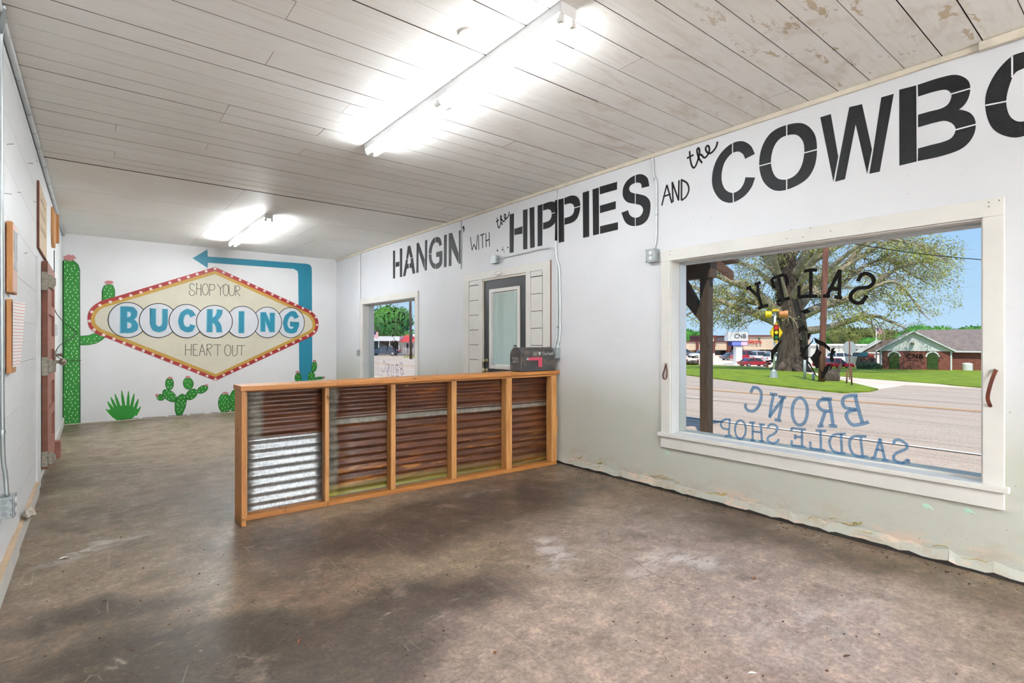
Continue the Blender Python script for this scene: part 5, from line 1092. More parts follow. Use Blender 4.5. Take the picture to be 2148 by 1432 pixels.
# ---- big sycamore
tp = G(1660, 779); TZ = (tp - O0).dot(FV)
tree = thing('sycamore_tree', 'huge spreading sycamore with pale limbs on the grass island', 'tree', tp)
rt = random.Random(42)
def tpt(u, v, dz=0): return O0 + ray(u, v) * (TZ + dz)
LIMBS = [[(1660, 786, 1.35), (1661, 765, 1.18), (1663, 730, 1.1), (1662, 690, 1.08), (1657, 650, 1.0), (1652, 610, .88), (1648, 560, .78), (1648, 500, .66), (1645, 440, .52), (1640, 330, .36), (1652, 200, .2)],
 [(1645, 600, .45), (1622, 560, .42), (1603, 532, .36), (1588, 505, .3), (1565, 465, .22), (1530, 400, .12)],
 [(1645, 615, .42), (1625, 560, .32), (1610, 520, .28), (1600, 480, .24), (1590, 420, .15)],
 [(1655, 670, .5), (1620, 645, .45), (1577, 607, .38), (1533, 590, .30), (1490, 572, .22), (1440, 560, .14), (1400, 548, .07)],
 [(1655, 690, .55), (1618, 671, .42), (1575, 655, .34), (1533, 640, .28), (1490, 622, .20), (1450, 598, .13), (1410, 590, .07)],
 [(1650, 665, .4), (1610, 640, .34), (1570, 632, .28), (1533, 625, .22), (1480, 640, .15), (1440, 660, .08)],
 [(1668, 650, .55), (1705, 608, .45), (1745, 580, .38), (1778, 552, .32), (1803, 518, .27), (1822, 488, .22), (1845, 440, .12)],
 [(1675, 665, .5), (1725, 642, .42), (1775, 628, .34), (1820, 608, .28), (1858, 578, .22), (1890, 560, .16), (1935, 548, .10), (1975, 565, .05)],
 [(1680, 695, .45), (1730, 688, .34), (1790, 670, .26), (1835, 662, .18), (1875, 678, .10), (1905, 690, .05)],
 [(1660, 610, .5), (1688, 560, .42), (1700, 520, .36), (1715, 470, .30), (1722, 420, .24), (1740, 340, .14)],
 [(1745, 580, .25), (1795, 545, .20), (1840, 518, .16), (1880, 505, .12), (1930, 515, .08), (1975, 535, .04)],
 [(1803, 520, .2), (1850, 500, .15), (1900, 508, .11), (1945, 525, .07), (1985, 545, .04)],
 [(1820, 608, .2), (1870, 590, .15), (1900, 610, .10), (1930, 650, .06), (1950, 670, .03)],
 [(1700, 620, .3), (1760, 600, .22), (1810, 560, .17), (1860, 545, .12), (1910, 575, .07), (1960, 600, .04)],
 [(1650, 560, .3), (1680, 510, .25), (1690, 460, .2), (1680, 380, .12)]]
def limb(P3, rs): return crom(P3, 4), [r for i, r in enumerate(rs[:-1]) for r in [rs[i] + (rs[i + 1] - rs[i]) * k / 4 for k in range(4)]] + [rs[-1]]
leaves = []; twigs = MB()
def pv(p):
    q = p - O0; z_ = q.dot(FV); return 1074 + FPX * q.dot(RV) / z_, HOR - FPX * q.z / z_
def in_crown(p):
    u, v = pv(p); lim = 690 if u < 1600 else 672 if u < 1760 else 688 if u < 1880 else 688 - (u - 1880) * .30
    return v < lim and u < 2022
def sprout(p, d, L, r, depth):
    if not in_crown(p): return
    pts = [p]; q = p.copy(); dd = d.copy()
    n = 4
    for k in range(n):
        dd = (dd + Vector((rt.uniform(-.35, .35), rt.uniform(-.35, .35), rt.uniform(-.30, .22)))).normalized(); q = q + dd * L / n; pts.append(q)
    twigs.tube(pts, [.72 * r * (1 - .75 * k / n) for k in range(n + 1)], 4, cap=False)
    if depth > 0:
        for k in range(1, n + 1):
            for _ in range(rt.choice((1, 1, 2))):
                s_d = (dd + Vector((rt.uniform(-1, 1), rt.uniform(-1, 1), rt.uniform(-.8, .6)))).normalized(); sprout(pts[k], s_d, L * rt.uniform(.4, .62), r * .5, depth - 1)
    if depth <= 1:
        for k in range(1, n + 1):
            for _ in range(rt.choice((1, 2, 2, 3))): leaves.append(pts[k] + Vector((rt.gauss(0, .22), rt.gauss(0, .22), rt.gauss(0, .2))))
for i, L in enumerate(LIMBS):
    n = len(L); dz_ = 0 if i == 0 else rt.uniform(-5, 5)
    P3 = [tpt(u, v, dz_ * (k / (n - 1)) ** 1.2) for k, (u, v, r) in enumerate(L)]; rs = [r for *_, r in L]
    P3, rs = limb(P3, rs); m = MB(); rs = rs if i == 0 else [r * .84 for r in rs]
    m.tube(P3, rs, 12 if i == 0 else 7)
    if i == 0:
        for k in range(7):
            a = k * .9; dvec = RV * math.cos(a) + FV * math.sin(a); m.tube([P3[3] + dvec * .6, tp + dvec * 1.0 + UP * .5, tp + dvec * (1.6 + (k % 3) * .35) - UP * .1], [.55, .36, .1], 6)
    m.build('trunk' if i == 0 else 'limb', M['bark'] if i in (0,) else M['bark_pale'], tree, smooth=True)
    for k in range(2 if i else 22, len(P3)):
        if i and rs[k] > .42: continue
        for _ in range(rt.choice((1, 1, 2)) if i else 1):
            sd_ = ((P3[k] - P3[k - 1]).normalized() * .6 + Vector((rt.uniform(-1, 1), rt.uniform(-1, 1), rt.uniform(-.7, .8)))).normalized()
            sprout(P3[k], sd_, rt.uniform(1.6, 3.2), min(.09, rs[k] * .5), 2 if rt.random() < .36 else 1)
# branches reaching towards and away from the road, to give the crown its depth
for k in range(9):
    a = rt.uniform(0, 6.283); b0 = tpt(1655, rt.uniform(560, 650)); dv = (FV * math.cos(a) * rt.choice((-1, 1)) + RV * math.sin(a) * .6 + UP * rt.uniform(.2, .8)).normalized()
    P3 = [b0, b0 + dv * 3 + UP * .6, b0 + dv * 6 + UP * 1.2, b0 + dv * 9.5 + UP * 1.0]; P3, rs = limb(P3, [.3, .2, .12, .05]); MB().tube(P3, rs, 6).build('limb', M['bark_pale'], tree, smooth=True)
    for j in range(4, len(P3)): sprout(P3[j], (dv + Vector((rt.uniform(-.9, .9), rt.uniform(-.9, .9), rt.uniform(-.5, .7)))).normalized(), rt.uniform(1.5, 3), .05, 1)
twigs.build('twigs', M['bark_pale'], tree, kind='stuff')
def leafmesh(name, pts, size, mat, parent, rr):
    m = MB(); V_ = []; F_ = []
    for p in pts:
        a = Vector((rr.gauss(0, 1), rr.gauss(0, 1), rr.gauss(0, 1))).normalized(); b_ = a.orthogonal().normalized(); c_ = a.cross(b_); s_z = size * rr.uniform(.6, 1.3); n = len(V_)
        V_ += [p + b_ * s_z, p + c_ * s_z * .55, p - b_ * s_z * .8, p - c_ * s_z * .55]; F_.append((n, n + 1, n + 2, n + 3))
    m.v, m.f, m.m = V_, F_, [0] * len(F_); return m.build(name, M[mat], parent, kind='stuff')
rt.shuffle(leaves); leafmesh('foliage', [q for q in leaves if in_crown(q)][:40000], .078, 'leaf', tree, rt)
print('leaves', len(leaves), 'twig faces', len(twigs.f))
# ---- background trees
def bgtree(label, u, z, top_v, wd, mat, seed, n=1500, name='background_tree', group='trees along the skyline', trunk=True, lobes=7):
    p = far(u, z); top = at(u, top_v, z).z; H = top - p.z; t_ = thing(name, label, 'tree', p, group); rr = random.Random(seed)
    m = MB(); m.tube([p - UP * .1, p + UP * H * .3, p + UP * H * .62], [H * .035, H * .028, H * .012], 7); m.build('trunk', M['bark'], t_, smooth=True)
    m = MB(); pts = []
    for k in range(lobes):
        a = rr.uniform(0, 6.283); r0 = wd * .5 * rr.uniform(.15, .62); c = p + Vector((math.cos(a) * r0, math.sin(a) * r0, H * rr.uniform(.42, .80))); 
        r = wd * rr.uniform(.20, .32); c.z = min(c.z, top - r * .8)
        m.blob(c, r * .86, r * .86, r * .68, seed + k, .35, 1.6, 2)
        for _ in range(n // lobes):
            d = Vector((rr.gauss(0, 1), rr.gauss(0, 1), rr.gauss(0, 1))).normalized(); pts.append(c + Vector((d.x * r, d.y * r, d.z * r * .8)) * rr.uniform(.85, 1.12))
    cr_ = m.build('crown', M[mat], t_, smooth=False); leafmesh('foliage', pts, wd * .028, mat, t_, rr); return t_
bgtree('distant bright green tree beyond the left end of the strip mall', 1450, 170, 690, 12, 'leaf2', 1)
bgtree('distant green tree at the left edge behind the grey car', 1400, 175, 684, 14, 'leaf2', 2)
bgtree('green tree behind the metal shed, left of the stop sign', 1762, 120, 686, 9, 'leaf2', 3)
bgtree('olive tree rising over the metal shed behind the stop sign', 1785, 112, 682, 10, 'leaf3', 4)
bgtree('olive brown tree left of the flag pole', 1815, 115, 688, 10, 'leaf3', 5)
bgtree('low bright green tree beside the shed end', 1829, 100, 708, 5, 'leaf2', 6)
bgtree('olive tree behind the bank gable', 1862, 118, 690, 9, 'leaf3', 7)
bgtree('green tree over the bank roof nearest the gable', 1925, 105, 681, 8, 'leaf2', 8)
bgtree('rounded green tree over the middle of the bank roof', 1965, 110, 683, 9, 'leaf2', 9)
bgtree('low green tree over the bank roof right of the middle', 2010, 110, 686, 9, 'leaf2', 10)
bgtree('green tree over the right end of the bank roof', 2050, 105, 684, 9, 'leaf2', 11)
bgtree('farthest right green tree beyond the bank', 2110, 105, 678, 11, 'leaf2', 12)
# ---- street furniture
up = G(1723, 803); uz = (up - O0).dot(FV)
ut = thing('utility_pole', 'reddish wooden utility pole rising in front of the sycamore', 'pole', up)
MB().tube([up - UP * .2, at(1726, 700, uz), at(1731, 560, uz), at(1737, 300, uz)], [.15, .135, .125, .11], 12).build('shaft', M['pole'], ut, smooth=True)
ptop = at(1737, 300, uz); MB().box(ptop.x - .06, ptop.y - 1.2, ptop.z - .5, ptop.x + .06, ptop.y + 1.2, ptop.z - .38).build('crossarm', M['pole'], ut)
def wire(label, a, b_, sag): MB().tube([a.lerp(b_, k / 14) - UP * sag * 4 * (k / 14) * (1 - k / 14) for k in range(15)], .02, 5).build('overhead_wire', M['ink'], None, label=label, cat='wire')
wire('overhead wire running from the utility pole past the right of the tree', at(1733, 500, uz), at(2400, 545, 24), .5)
wp = G(1623, 794); wz = (wp - O0).dot(FV)
ws = thing('warning_signal_post', 'white post with yellow signal-ahead diamond sign and two amber beacons', 'sign', wp)
MB().lathe(wp, [(.24, 0), (.22, .1), (.15, .42), (.08, .5)], 8).build('base', M['galv'], ws)
MB().tube([wp + UP * .4, at(1626, 655, wz)], .055, 10).build('pole', M['white'], ws, smooth=True)
sc_ = at(1628, 697, wz - .15); sr = RV.copy(); bax = (RV * .85 - FV * .5).normalized(); sn = Vector((-sr.y, sr.x, 0)); sn = -sn if sn.dot(FV) > 0 else sn
hd = 23 * wz / FPX; sw_ = 14.0 * wz / FPX
def dia(k, off): return [sc_ + UP * hd * k + sn * off, sc_ + sr * sw_ * k + sn * off, sc_ - UP * hd * k + sn * off, sc_ - sr * sw_ * k + sn * off]
dp = MB().prism(dia(1, 0), sn * .02).build('diamond_plate', M['yellow'], ws)
bd = MB(); a_, b2 = dia(.95, .021), dia(.90, .021)
for k in range(4): bd.prism([a_[k], a_[(k + 1) % 4], b2[(k + 1) % 4], b2[k]], sn * .003)
bd.build('black_border', M['ink'], dp)
def rect(c, hw, hh_, off, th, mat, nm, par): return MB().prism([c - sr * hw - UP * hh_ + sn * off, c + sr * hw - UP * hh_ + sn * off, c + sr * hw + UP * hh_ + sn * off, c - sr * hw + UP * hh_ + sn * off], sn * th).build(nm, M[mat], par)
rect(sc_, .145, .42, .021, .004, 'ink', 'signal_symbol', dp)
rect(sc_ + UP * .27, .11, .12, .026, .003, 'signred', 'symbol_lamp', dp); 
MB().lathe(sc_ + sn * .026, [(.10, 0), (.10, .003)], 14, sn).build('symbol_lamp', M['yellow'], dp); MB().lathe(sc_ - UP * .27 + sn * .026, [(.10, 0), (.10, .003)], 14, sn).build('symbol_lamp', M['green'], dp)
for du, k in ((-7, 'yellow'), (9, 'orange')):
    c = at(1626 + du, 659, wz); m = MB(); m.lathe(c, [(.15, 0), (.17, .06), (.17, .2), (.20, .28), (.20, .42 if du > 0 else .30)], 14, bax if du > 0 else -bax); m.build('beacon', M['orange' if du > 0 else 'yellow'], ws, smooth=False)
MB().box(*(at(1619, 652, wz) - Vector((.05, .05, .02))), *(at(1636, 650, wz) + Vector((.05, .05, .05)))).build('beacon_bracket', M['yellow'], ws)
def post(name, label, u, vb, vt, r, mat, cat='post', lean=0):
    p = G(u, vb); z_ = (p - O0).dot(FV); return MB().tube([p - UP * .05, at(u + lean, vt, z_)], r, 8).build(name, M[mat], None, origin=p, label=label, cat=cat, smooth=True)
post('marker_post', 'grey steel marker post on the grass right of the sycamore trunk', 1688, 798, 748, .07, 'galv')
post('marker_post', 'short pale marker post in the grass between tree and utility pole', 1706, 799, 783, .06, 'galv')
post('wooden_stake', 'thin leaning brown stake near the driveway mouth, shorter of two', 1776, 806, 776, .035, 'pole', lean=1)
post('wooden_stake', 'tall thin brown stake near the driveway mouth under the stop sign', 1787, 810, 768, .035, 'pole', lean=-2)
for u, v, lb2 in ((1441, 757, 'low wooden post behind the grass at the far left of the window'), (1464, 757, 'low wooden post before the white pickup'), (1492, 756, 'low wooden post just left of the porch post'), (1554, 768, 'low wooden post at the foot of the bank pylon sign'), (1609, 772, 'low wooden post left of the warning sign base')):
    p = G(u, max(v, 764)); z_ = (p - O0).dot(FV); MB().tube([p - UP * .1, p + UP * .6], .13, 8).build('low_post', M['pole'], None, origin=p, label=lb2, cat='post')
p = G(1745, 801); m = MB(); m.blob(p + UP * .25, .45, .35, .42, 3, .3); m.tube([p + UP * .2, p + RV * .3 + UP * .55, p + RV * .48 + UP * .95], [.16, .1, .05], 7); m.build('stump', M['bark'], None, label='weathered stump with a broken root beside the utility pole', cat='stump')
p = G(1450, 766); m = MB(); m.blob(p + UP * .2, 1.2, .5, .35, 9, .5); m.build('fallen_log', M['bark'], None, label='low weathered log lying on the grass at the left', cat='log')
sp_ = G(1782, 797); sz = (sp_ - O0).dot(FV); sg_ = thing('stop_sign', 'grey back of an octagonal road sign beyond the driveway', 'sign', sp_)
MB().tube([sp_, at(1782, 712, sz)], .035, 8).build('pole', M['pole'], sg_)
c = at(1782, 729, sz); MB().prism([c + RV * .38 * math.cos(math.pi / 8 + k * math.pi / 4) + UP * .38 * math.sin(math.pi / 8 + k * math.pi / 4) for k in range(8)], FV * .02).build('octagon_plate', M['galv'], sg_)
# ---- pylon sign
cp = G(1550, 765); cz = (cp - O0).dot(FV); cs = thing('bank_pylon_sign', 'white pylon sign with CNB board and small lit message panel', 'sign', cp)
def vbox(name, mat, u0, u1, v0, v1, z_, dep, parent=None, bevel=0, **kw):      # solid box, front face square to the road junction view
    a, b_, c = at(u0, v1, z_), at(u1, v1, z_), at(u0, v0, z_); m = MB(); m.prism([a, b_, b_ + UP * (c.z - a.z), c], FV * dep); return m.build(name, M[mat] if isinstance(mat, str) else mat, parent, bevel=bevel, **kw)
vbox('pillar', 'white', 1544, 1557, 724, 767, cz, .8, cs); vbox('sign_board', 'siding', 1527, 1569, 696, 715, cz - .15, 1.1, cs)
vbox('message_frame', 'navy', 1533, 1569, 715.5, 725, cz - .1, .9, cs); vbox('message_panel', 'led', 1536, 1555, 717, 724, cz - .14, .04, cs); vbox('message_panel', 'led2', 1555.3, 1568, 717, 724, cz - .14, .04, cs)
RF = Matrix((RV, UP, -FV)).transposed()
def sign_text(body, mat, u, v, z_, hpx, parent, name, xs=1.0, ext=.01): return text(body, M[mat], hpx * z_ / FPX / .72, at(u, v, z_), RF, parent, name, 'LEFT', ext, 0, xs)
sign_text('CNB', 'ink', 1540, 709, cz - .17, 9, cs, 'sign_letters', .98)
# ---- strip mall
mz_ = 104; ml = thing('strip_mall', 'long tan strip mall with maroon coping and red store letters', 'building', far(1540, mz_))
def wall2(name, mat, u0, u1, v0, v1, z_, dep, **kw): return vbox(name, mat, u0, u1, v0, v1, z_, dep, ml, **kw)
wall2('store_block', 'stucco', 1560, 1700, 705, 733, mz_, 20); wall2('coping', 'maroon', 1558, 1702, 702.5, 705.5, mz_ - .3, 20.6)
wall2('shopfront', 'shop_dark', 1534, 1700, 733, 746, mz_ + 2, 15)
for u in range(1540, 1700, 16): wall2('shopfront_mullion', 'metal_roof', u, u + 1.2, 733, 746, mz_ + 1.9, .1)
wall2('wing', 'stucco', 1400, 1534, 717, 734, mz_ + 3, 18); wall2('wing_coping', 'maroon', 1398, 1560, 715, 717.5, mz_ + 2.8, 18.5)
wall2('raised_parapet', 'stucco', 1474, 1498, 707, 716, mz_ + 2.5, 6); wall2('raised_parapet_cap', 'maroon', 1469, 1503, 703, 707, mz_ + 2.3, 6.4); wall2('parapet_side', 'maroon', 1469, 1474, 707, 716, mz_ + 2.4, 6.2); wall2('parapet_side', 'maroon', 1498, 1503, 707, 716, mz_ + 2.4, 6.2)
wall2('wing_shopfront', 'shop_dark', 1400, 1534, 734, 748, mz_ + 4.5, 14); wall2('pier', 'maroon', 1461, 1466, 716, 748, mz_ + 2.6, 1.2); wall2('pier', 'maroon', 1491, 1500, 716, 748, mz_ + 2.6, 1.2); wall2('pier', 'maroon', 1526, 1534, 716, 748, mz_ + 2.6, 1.2)
wall2('wing_wall', 'stucco', 1400, 1461, 734, 748, mz_ + 4.3, 1)
sign_text("hire's", 'signred', 1570, 720, mz_ - .3, 9, ml, 'store_letters', 1.02, .1)
vbox('sign_leaf', 'green', 1591.5, 1594.5, 708, 712.5, mz_ - .35, .1, ml)
# ---- metal shed and things beside it
sh = thing('metal_shed', 'long pale metal shed behind the parked cars', 'shed', far(1785, 92)); vbox('shed_wall', 'metal_roof', 1700, 1832, 724, 748, 92, 8, sh); vbox('shed_roof_edge', 'white', 1698, 1834, 721.5, 724.5, 91.7, 8.6, sh)
for u in range(1712, 1832, 12): vbox('shed_seam', 'galv', u, u + .8, 724.5, 748, 91.9, .1, sh)
kq = thing('storage_cabinet', 'pale blue-grey steel cabinets beside the bank hedge', 'cabinet', far(1796, 56)); vbox('cabinet', 'galv', 1788, 1795, 748, 768, 56, 1.2, kq); vbox('cabinet', 'conduit', 1796, 1803, 748, 768, 56.2, 1.2, kq)
tr_ = thing('flatbed_trailer', 'dark flatbed trailer with a teal machine beside the flag pole', 'trailer', far(1816, 66))
vbox('bed', 'maroon', 1798, 1838, 750, 754, 66, 2.4, tr_); vbox('machine_body', flat('teal_machine', hexc(36, 84, 96), .4), 1804, 1822, 737, 750, 66.4, 1.6, tr_, bevel=.15); vbox('cab', 'carglass', 1800, 1808, 732, 742, 66.6, 1.2, tr_, bevel=.1); vbox('load', flat('rust_load', hexc(130, 62, 48), .7), 1822, 1836, 741, 751, 66.5, 1.5, tr_, bevel=.2)
for u in (1803, 1811, 1826, 1832):
    c = at(u, 757, 66); MB().lathe(c, [(.42, 0), (.42, .25)], 14, FV).build('wheel', M['tire'], tr_)
# ---- cars
def car(label, u, z_, L, col, kind='sedan', flip=False, zg=None, w_=1.75):
    p = far(u, z_); 
    if zg is not None: p.z = zg
    cm = bpy.data.materials.get('car_' + col[0]) or NT('car_' + col[0]).m
    b_ = cm.node_tree.nodes['Principled BSDF']; b_.inputs['Base Color'].default_value = col[1]; b_.inputs['Roughness'].default_value = .25; b_.inputs['Coat Weight'].default_value = .5
    t_ = thing('pickup_truck' if kind == 'pickup' else 'car', label, 'truck' if kind == 'pickup' else 'car', p)
    d = -RV if flip else RV; s = L / 4.6
    def P(x, y_, z__): return p + d * x * s + FV * y_ + UP * z__ * (s if kind != 'pickup' else s * .95)
    lower = {'sedan': [(-2.25, .28), (-2.3, .7), (-1.9, .88), (-1.0, .93), (1.0, .93), (2.0, .82), (2.28, .62), (2.28, .28)],
             'suv': [(-2.25, .3), (-2.3, .95), (-2.1, 1.05), (1.0, 1.05), (2.05, .95), (2.28, .75), (2.28, .3)],
             'pickup': [(-2.3, .42), (-2.3, 1.02), (-.55, 1.02), (1.0, 1.02), (2.1, .95), (2.3, .75), (2.3, .42)]}[kind]
    cab_ = {'sedan': [(-1.75, .88), (-1.1, 1.36), (.25, 1.40), (1.15, .92)], 'suv': [(-2.15, 1.03), (-1.85, 1.62), (.35, 1.66), (1.2, 1.03)], 'pickup': [(-.6, 1.0), (-.45, 1.62), (.45, 1.64), (1.15, 1.0)]}[kind]
    m = MB(); m.prism([P(x, -w_ / 2, z__) for x, z__ in lower], FV * w_); m.build('body', cm, t_, bevel=.08)
    m = MB(); n = len(cab_); ins = .12
    lo = [P(x, -w_ / 2 + (.02 if i in (0, n - 1) else ins), z__) for i, (x, z__) in enumerate(cab_)]; hi = [P(x, w_ / 2 - (.02 if i in (0, n - 1) else ins), z__) for i, (x, z__) in enumerate(cab_)]
    m.add(lo + hi, [tuple(range(n)), tuple(range(2 * n - 1, n - 1, -1))] + [(i, n + i, n + (i + 1) % n, (i + 1) % n) for i in range(n)])
    g_o = m.build('cabin_glass', M['carglass'], t_); bm = bmesh.new(); bm.from_mesh(g_o.data); bmesh.ops.recalc_face_normals(bm, faces=bm.faces); bm.to_mesh(g_o.data); bm.free()
    m = MB(); r0, r1 = cab_[1], cab_[2]; m.prism([P(r0[0] - .03, -w_ / 2 + .1, r0[1] - .01), P(r1[0] + .03, -w_ / 2 + .1, r1[1] - .01), P(r1[0] - .05, -w_ / 2 + .1, r1[1] + .06), P(r0[0] + .08, -w_ / 2 + .1, r0[1] + .06)], FV * (w_ - .2)); m.build('roof', cm, t_, bevel=.02)
    for xx in ((cab_[0][0] + cab_[-1][0]) / 2,) + ((cab_[1][0] + .02, ) if kind != 'sedan' else ()):
        for sd2 in (-1, 1):
            MB().prism([P(xx - .05, sd2 * (w_ / 2 - .015), cab_[0][1]), P(xx + .05, sd2 * (w_ / 2 - .015), cab_[0][1]), P(xx + .02, sd2 * (w_ / 2 - ins + .02), r0[1]), P(xx - .08, sd2 * (w_ / 2 - ins + .02), r0[1])], FV * .02 * sd2).build('door_pillar', cm, t_)
    for xx in (-1.42, 1.42):
        for yy2 in (-w_ / 2 - .02, w_ / 2 - .2):
            c = P(xx, yy2, .33); R_ = .33 * s; wh = MB().lathe(c, [(R_ * .8, 0), (R_, .03), (R_, .19), (R_ * .8, .22)], 16, FV).build('wheel', M['tire'], t_)
            if yy2 < 0: MB().lathe(c - FV * .005, [(R_ * .55, -.01), (R_ * .6, .005)], 12, FV).build('hub_cap', M['hub'], wh)
    for xx, mt in ((2.24, 'white'), (-2.27, 'signred')):
        m = MB()
        for yy2 in (-w_ / 2 - .01, w_ / 2 - .3): m.prism([P(xx - .12, yy2, .66), P(xx + .05, yy2, .66), P(xx + .03, yy2, .78), P(xx - .12, yy2, .78)], FV * .31)
        m.build('lamp', M[mt], t_)
    return t_
RED = ('red', hexc(176, 44, 60)); WHT = ('white', hexc(228, 230, 234)); GRY = ('grey', hexc(96, 102, 112)); BLU = ('blue', hexc(50, 66, 92)); SIL = ('silver', hexc(190, 194, 200))
car('small red hatchback parked nearest, beside the bank pylon sign', 1581, 60, 3.1, RED, 'sedan')
car('larger red car parked behind the small red hatchback', 1566, 76, 4.2, RED, 'suv')
car('white sport utility parked left of the warning sign', 1606, 74, 4.0, WHT, 'suv')
car('silver car parked behind the red cars', 1585, 84, 4.0, SIL, 'suv')
car('dark grey car beside the pylon sign pillar', 1538, 80, 3.6, GRY, 'sedan')
car('white pickup in front of the strip mall wing', 1472, 90, 3.9, WHT, 'pickup', True)
car('grey car at the left edge of the window by the strip mall', 1434, 94, 4.2, GRY, 'suv')
car('red pickup parked behind the utility pole', 1748, 53, 3.3, RED, 'pickup')
car('white car parked beyond the red pickup', 1768, 72, 3.6, WHT, 'suv')
car('pale car half hidden behind the sycamore trunk', 1632, 72, 3.6, WHT, 'suv')
# ---- brick bank
B0, B1 = far(1847, 50.5), far(1997, 47.5); B0.z = B1.z = min(B0.z, B1.z) - .0
fx = (B1 - B0); fx.z = 0; BW = fx.length; fx.normalize(); fy_ = Vector((-fx.y, fx.x, 0)); fy_ = fy_ if fy_.dot(FV) > 0 else -fy_
bh = at(1920, 736, 49).z - B0.z
bk = thing('bank_building', 'red brick bank with white gable, arched windows and brown shingle roofs', 'building', (B0 + B1) / 2)
def BP(x, y_, z_): return B0 + fx * x + fy_ * y_ + UP * z_
def bbox(name, mat, x0, x1, y0_, y1_, z0_, z1_, **kw): m = MB(); m.prism([BP(x0, y0_, z0_), BP(x1, y0_, z0_), BP(x1, y0_, z1_), BP(x0, y0_, z1_)], fy_ * (y1_ - y0_)); return m.build(name, M[mat], bk, **kw)
bbox('brick_wall', 'brickwall', 0, BW, 0, 14, -.3, bh); bbox('brick_wing', 'brickwall', BW, BW + 16, 2.2, 13, -.3, bh)
ap = at(1917, 696, 49).z - B0.z; bx = BW * .475
MB().prism([BP(-.15, -.05, bh), BP(BW + .1, -.05, bh), BP(bx, -.05, ap - .06)], fy_ * .1).build('white_gable', M['siding'], bk)
MB().prism([BP(-.35, -.3, bh - .08), BP(bx, -.3, ap), BP(BW + .3, -.3, bh - .08), BP(BW + .3, -.3, bh + .04), BP(bx, -.3, ap + .12), BP(-.35, -.3, bh + .04)], fy_ * 14.6).build('gable_roof', M['roof'], bk)
for s0, s1 in (((-.37, bh - .10), (bx, ap - .02)), ((bx, ap - .02), (BW + .32, bh - .10))):
    MB().prism([BP(s0[0], -.33, s0[1]), BP(s1[0], -.33, s1[1]), BP(s1[0], -.33, s1[1] + .15), BP(s0[0], -.33, s0[1] + .15)], fy_ * .04).build('rake_board', M['siding'], bk)
rh = at(1990, 692, 56).z - B0.z
MB().add([BP(1.5, 1.9, bh), BP(BW + 17, 1.9, bh), BP(BW + 17, 13.3, bh), BP(1.5, 13.3, bh), BP(3.2, 7.5, rh), BP(BW + 14, 7.5, rh)], [(0, 1, 5, 4), (1, 2, 5), (2, 3, 4, 5), (3, 0, 4), (0, 3, 2, 1)]).build('main_roof', M['roof'], bk)
bbox('wing_fascia', 'siding', BW + .2, BW + 17, 1.86, 1.9, bh - .12, bh + .02)
def arch(xc, w2, z0_, z1_):
    n = 10; pts = [(xc - w2, z0_), (xc + w2, z0_)] + [(xc + w2 * math.cos(math.pi * k / n), z1_ + w2 * math.sin(math.pi * k / n)) for k in range(n + 1)]
    fr2 = MB().prism([BP(x, -.03, z_) for x, z_ in pts], fy_ * .06).build('arched_window', M['greenglass'], bk)
    m = MB()
    for k in range(n):
        a0, a1 = math.pi * k / n, math.pi * (k + 1) / n; r0, r1 = w2 * 1.02, w2 * 1.32
        m.prism([BP(xc + r0 * math.cos(a0), -.06, z1_ + r0 * math.sin(a0)), BP(xc + r1 * math.cos(a0), -.06, z1_ + r1 * math.sin(a0)), BP(xc + r1 * math.cos(a1), -.06, z1_ + r1 * math.sin(a1)), BP(xc + r0 * math.cos(a1), -.06, z1_ + r0 * math.sin(a1))], fy_ * .07)
    m.build('arch_trim', M['siding'], fr2)
    m = MB(); m.prism([BP(xc - w2 - .1, -.12, z0_ - .1), BP(xc + w2 + .1, -.12, z0_ - .1), BP(xc + w2 + .1, -.12, z0_), BP(xc - w2 - .1, -.12, z0_)], fy_ * .14); m.build('sill', M['brickwall'], fr2)
    for zz in (z0_ + .5, z0_ + 1.0): 
        if zz < z1_ + .1: MB().prism([BP(xc - w2, -.04, zz), BP(xc + w2, -.04, zz), BP(xc + w2, -.04, zz + .03), BP(xc - w2, -.04, zz + .03)], fy_ * .01).build('glazing_bar', M['hedge'], fr2)
arch(BW * .20, .40, .30, 1.45); arch(BW * .74, .40, .30, 1.45)
for x_ in (-.01, BW - .12): bbox('white_downpipe', 'siding', x_, x_ + .12, -.08, 0, -.2, bh)
rot = Matrix((fx, UP, fy_ * -1)).transposed()
text('CNB', M['ink'], .58, BP(BW * .375, -.04, 1.32), rot, bk, 'wall_letters', 'LEFT', .02, 0, 1.05); m = MB(); m.prism([BP(BW * .38, -.04, 1.12), BP(BW * .545, -.04, 1.12), BP(BW * .545, -.04, 1.18), BP(BW * .38, -.04, 1.18)], fy_ * .02); m.build('letter_underline', M['maroon'], bk)
m = MB(); m.blob(BP(bx - .1, -.2, bh + .72), .3, .16, .14, 2, .2); m.build('flood_lamp', M['iron'], bk)
MB().prism([BP(-2.3, 3, bh - .25), BP(-1.6, 3, bh - .25), BP(.2, 3, bh + 1.0), BP(-.4, 3, bh + 1.0)], fy_ * .12).build('entry_rake', M['siding'], bk)
MB().prism([BP(-1.9, 3.1, bh - .2), BP(1.5, 3.1, bh - .2), BP(1.5, 3.1, bh + 1.2), BP(.1, 3.1, bh + 1.0)], fy_ * 4).build('entry_roof', M['roof'], bk)
c = BP(BW + 1.15, .9, 0); MB().lathe(c, [(.36, 0), (.38, .05), (.38, .82), (.34, .9), (.12, .95)], 18).build('white_tank', M['siding'], None, origin=c, label='white cylindrical tank standing against the brick bank wing', cat='tank')
hp = BP(-.1, -.8, 0)
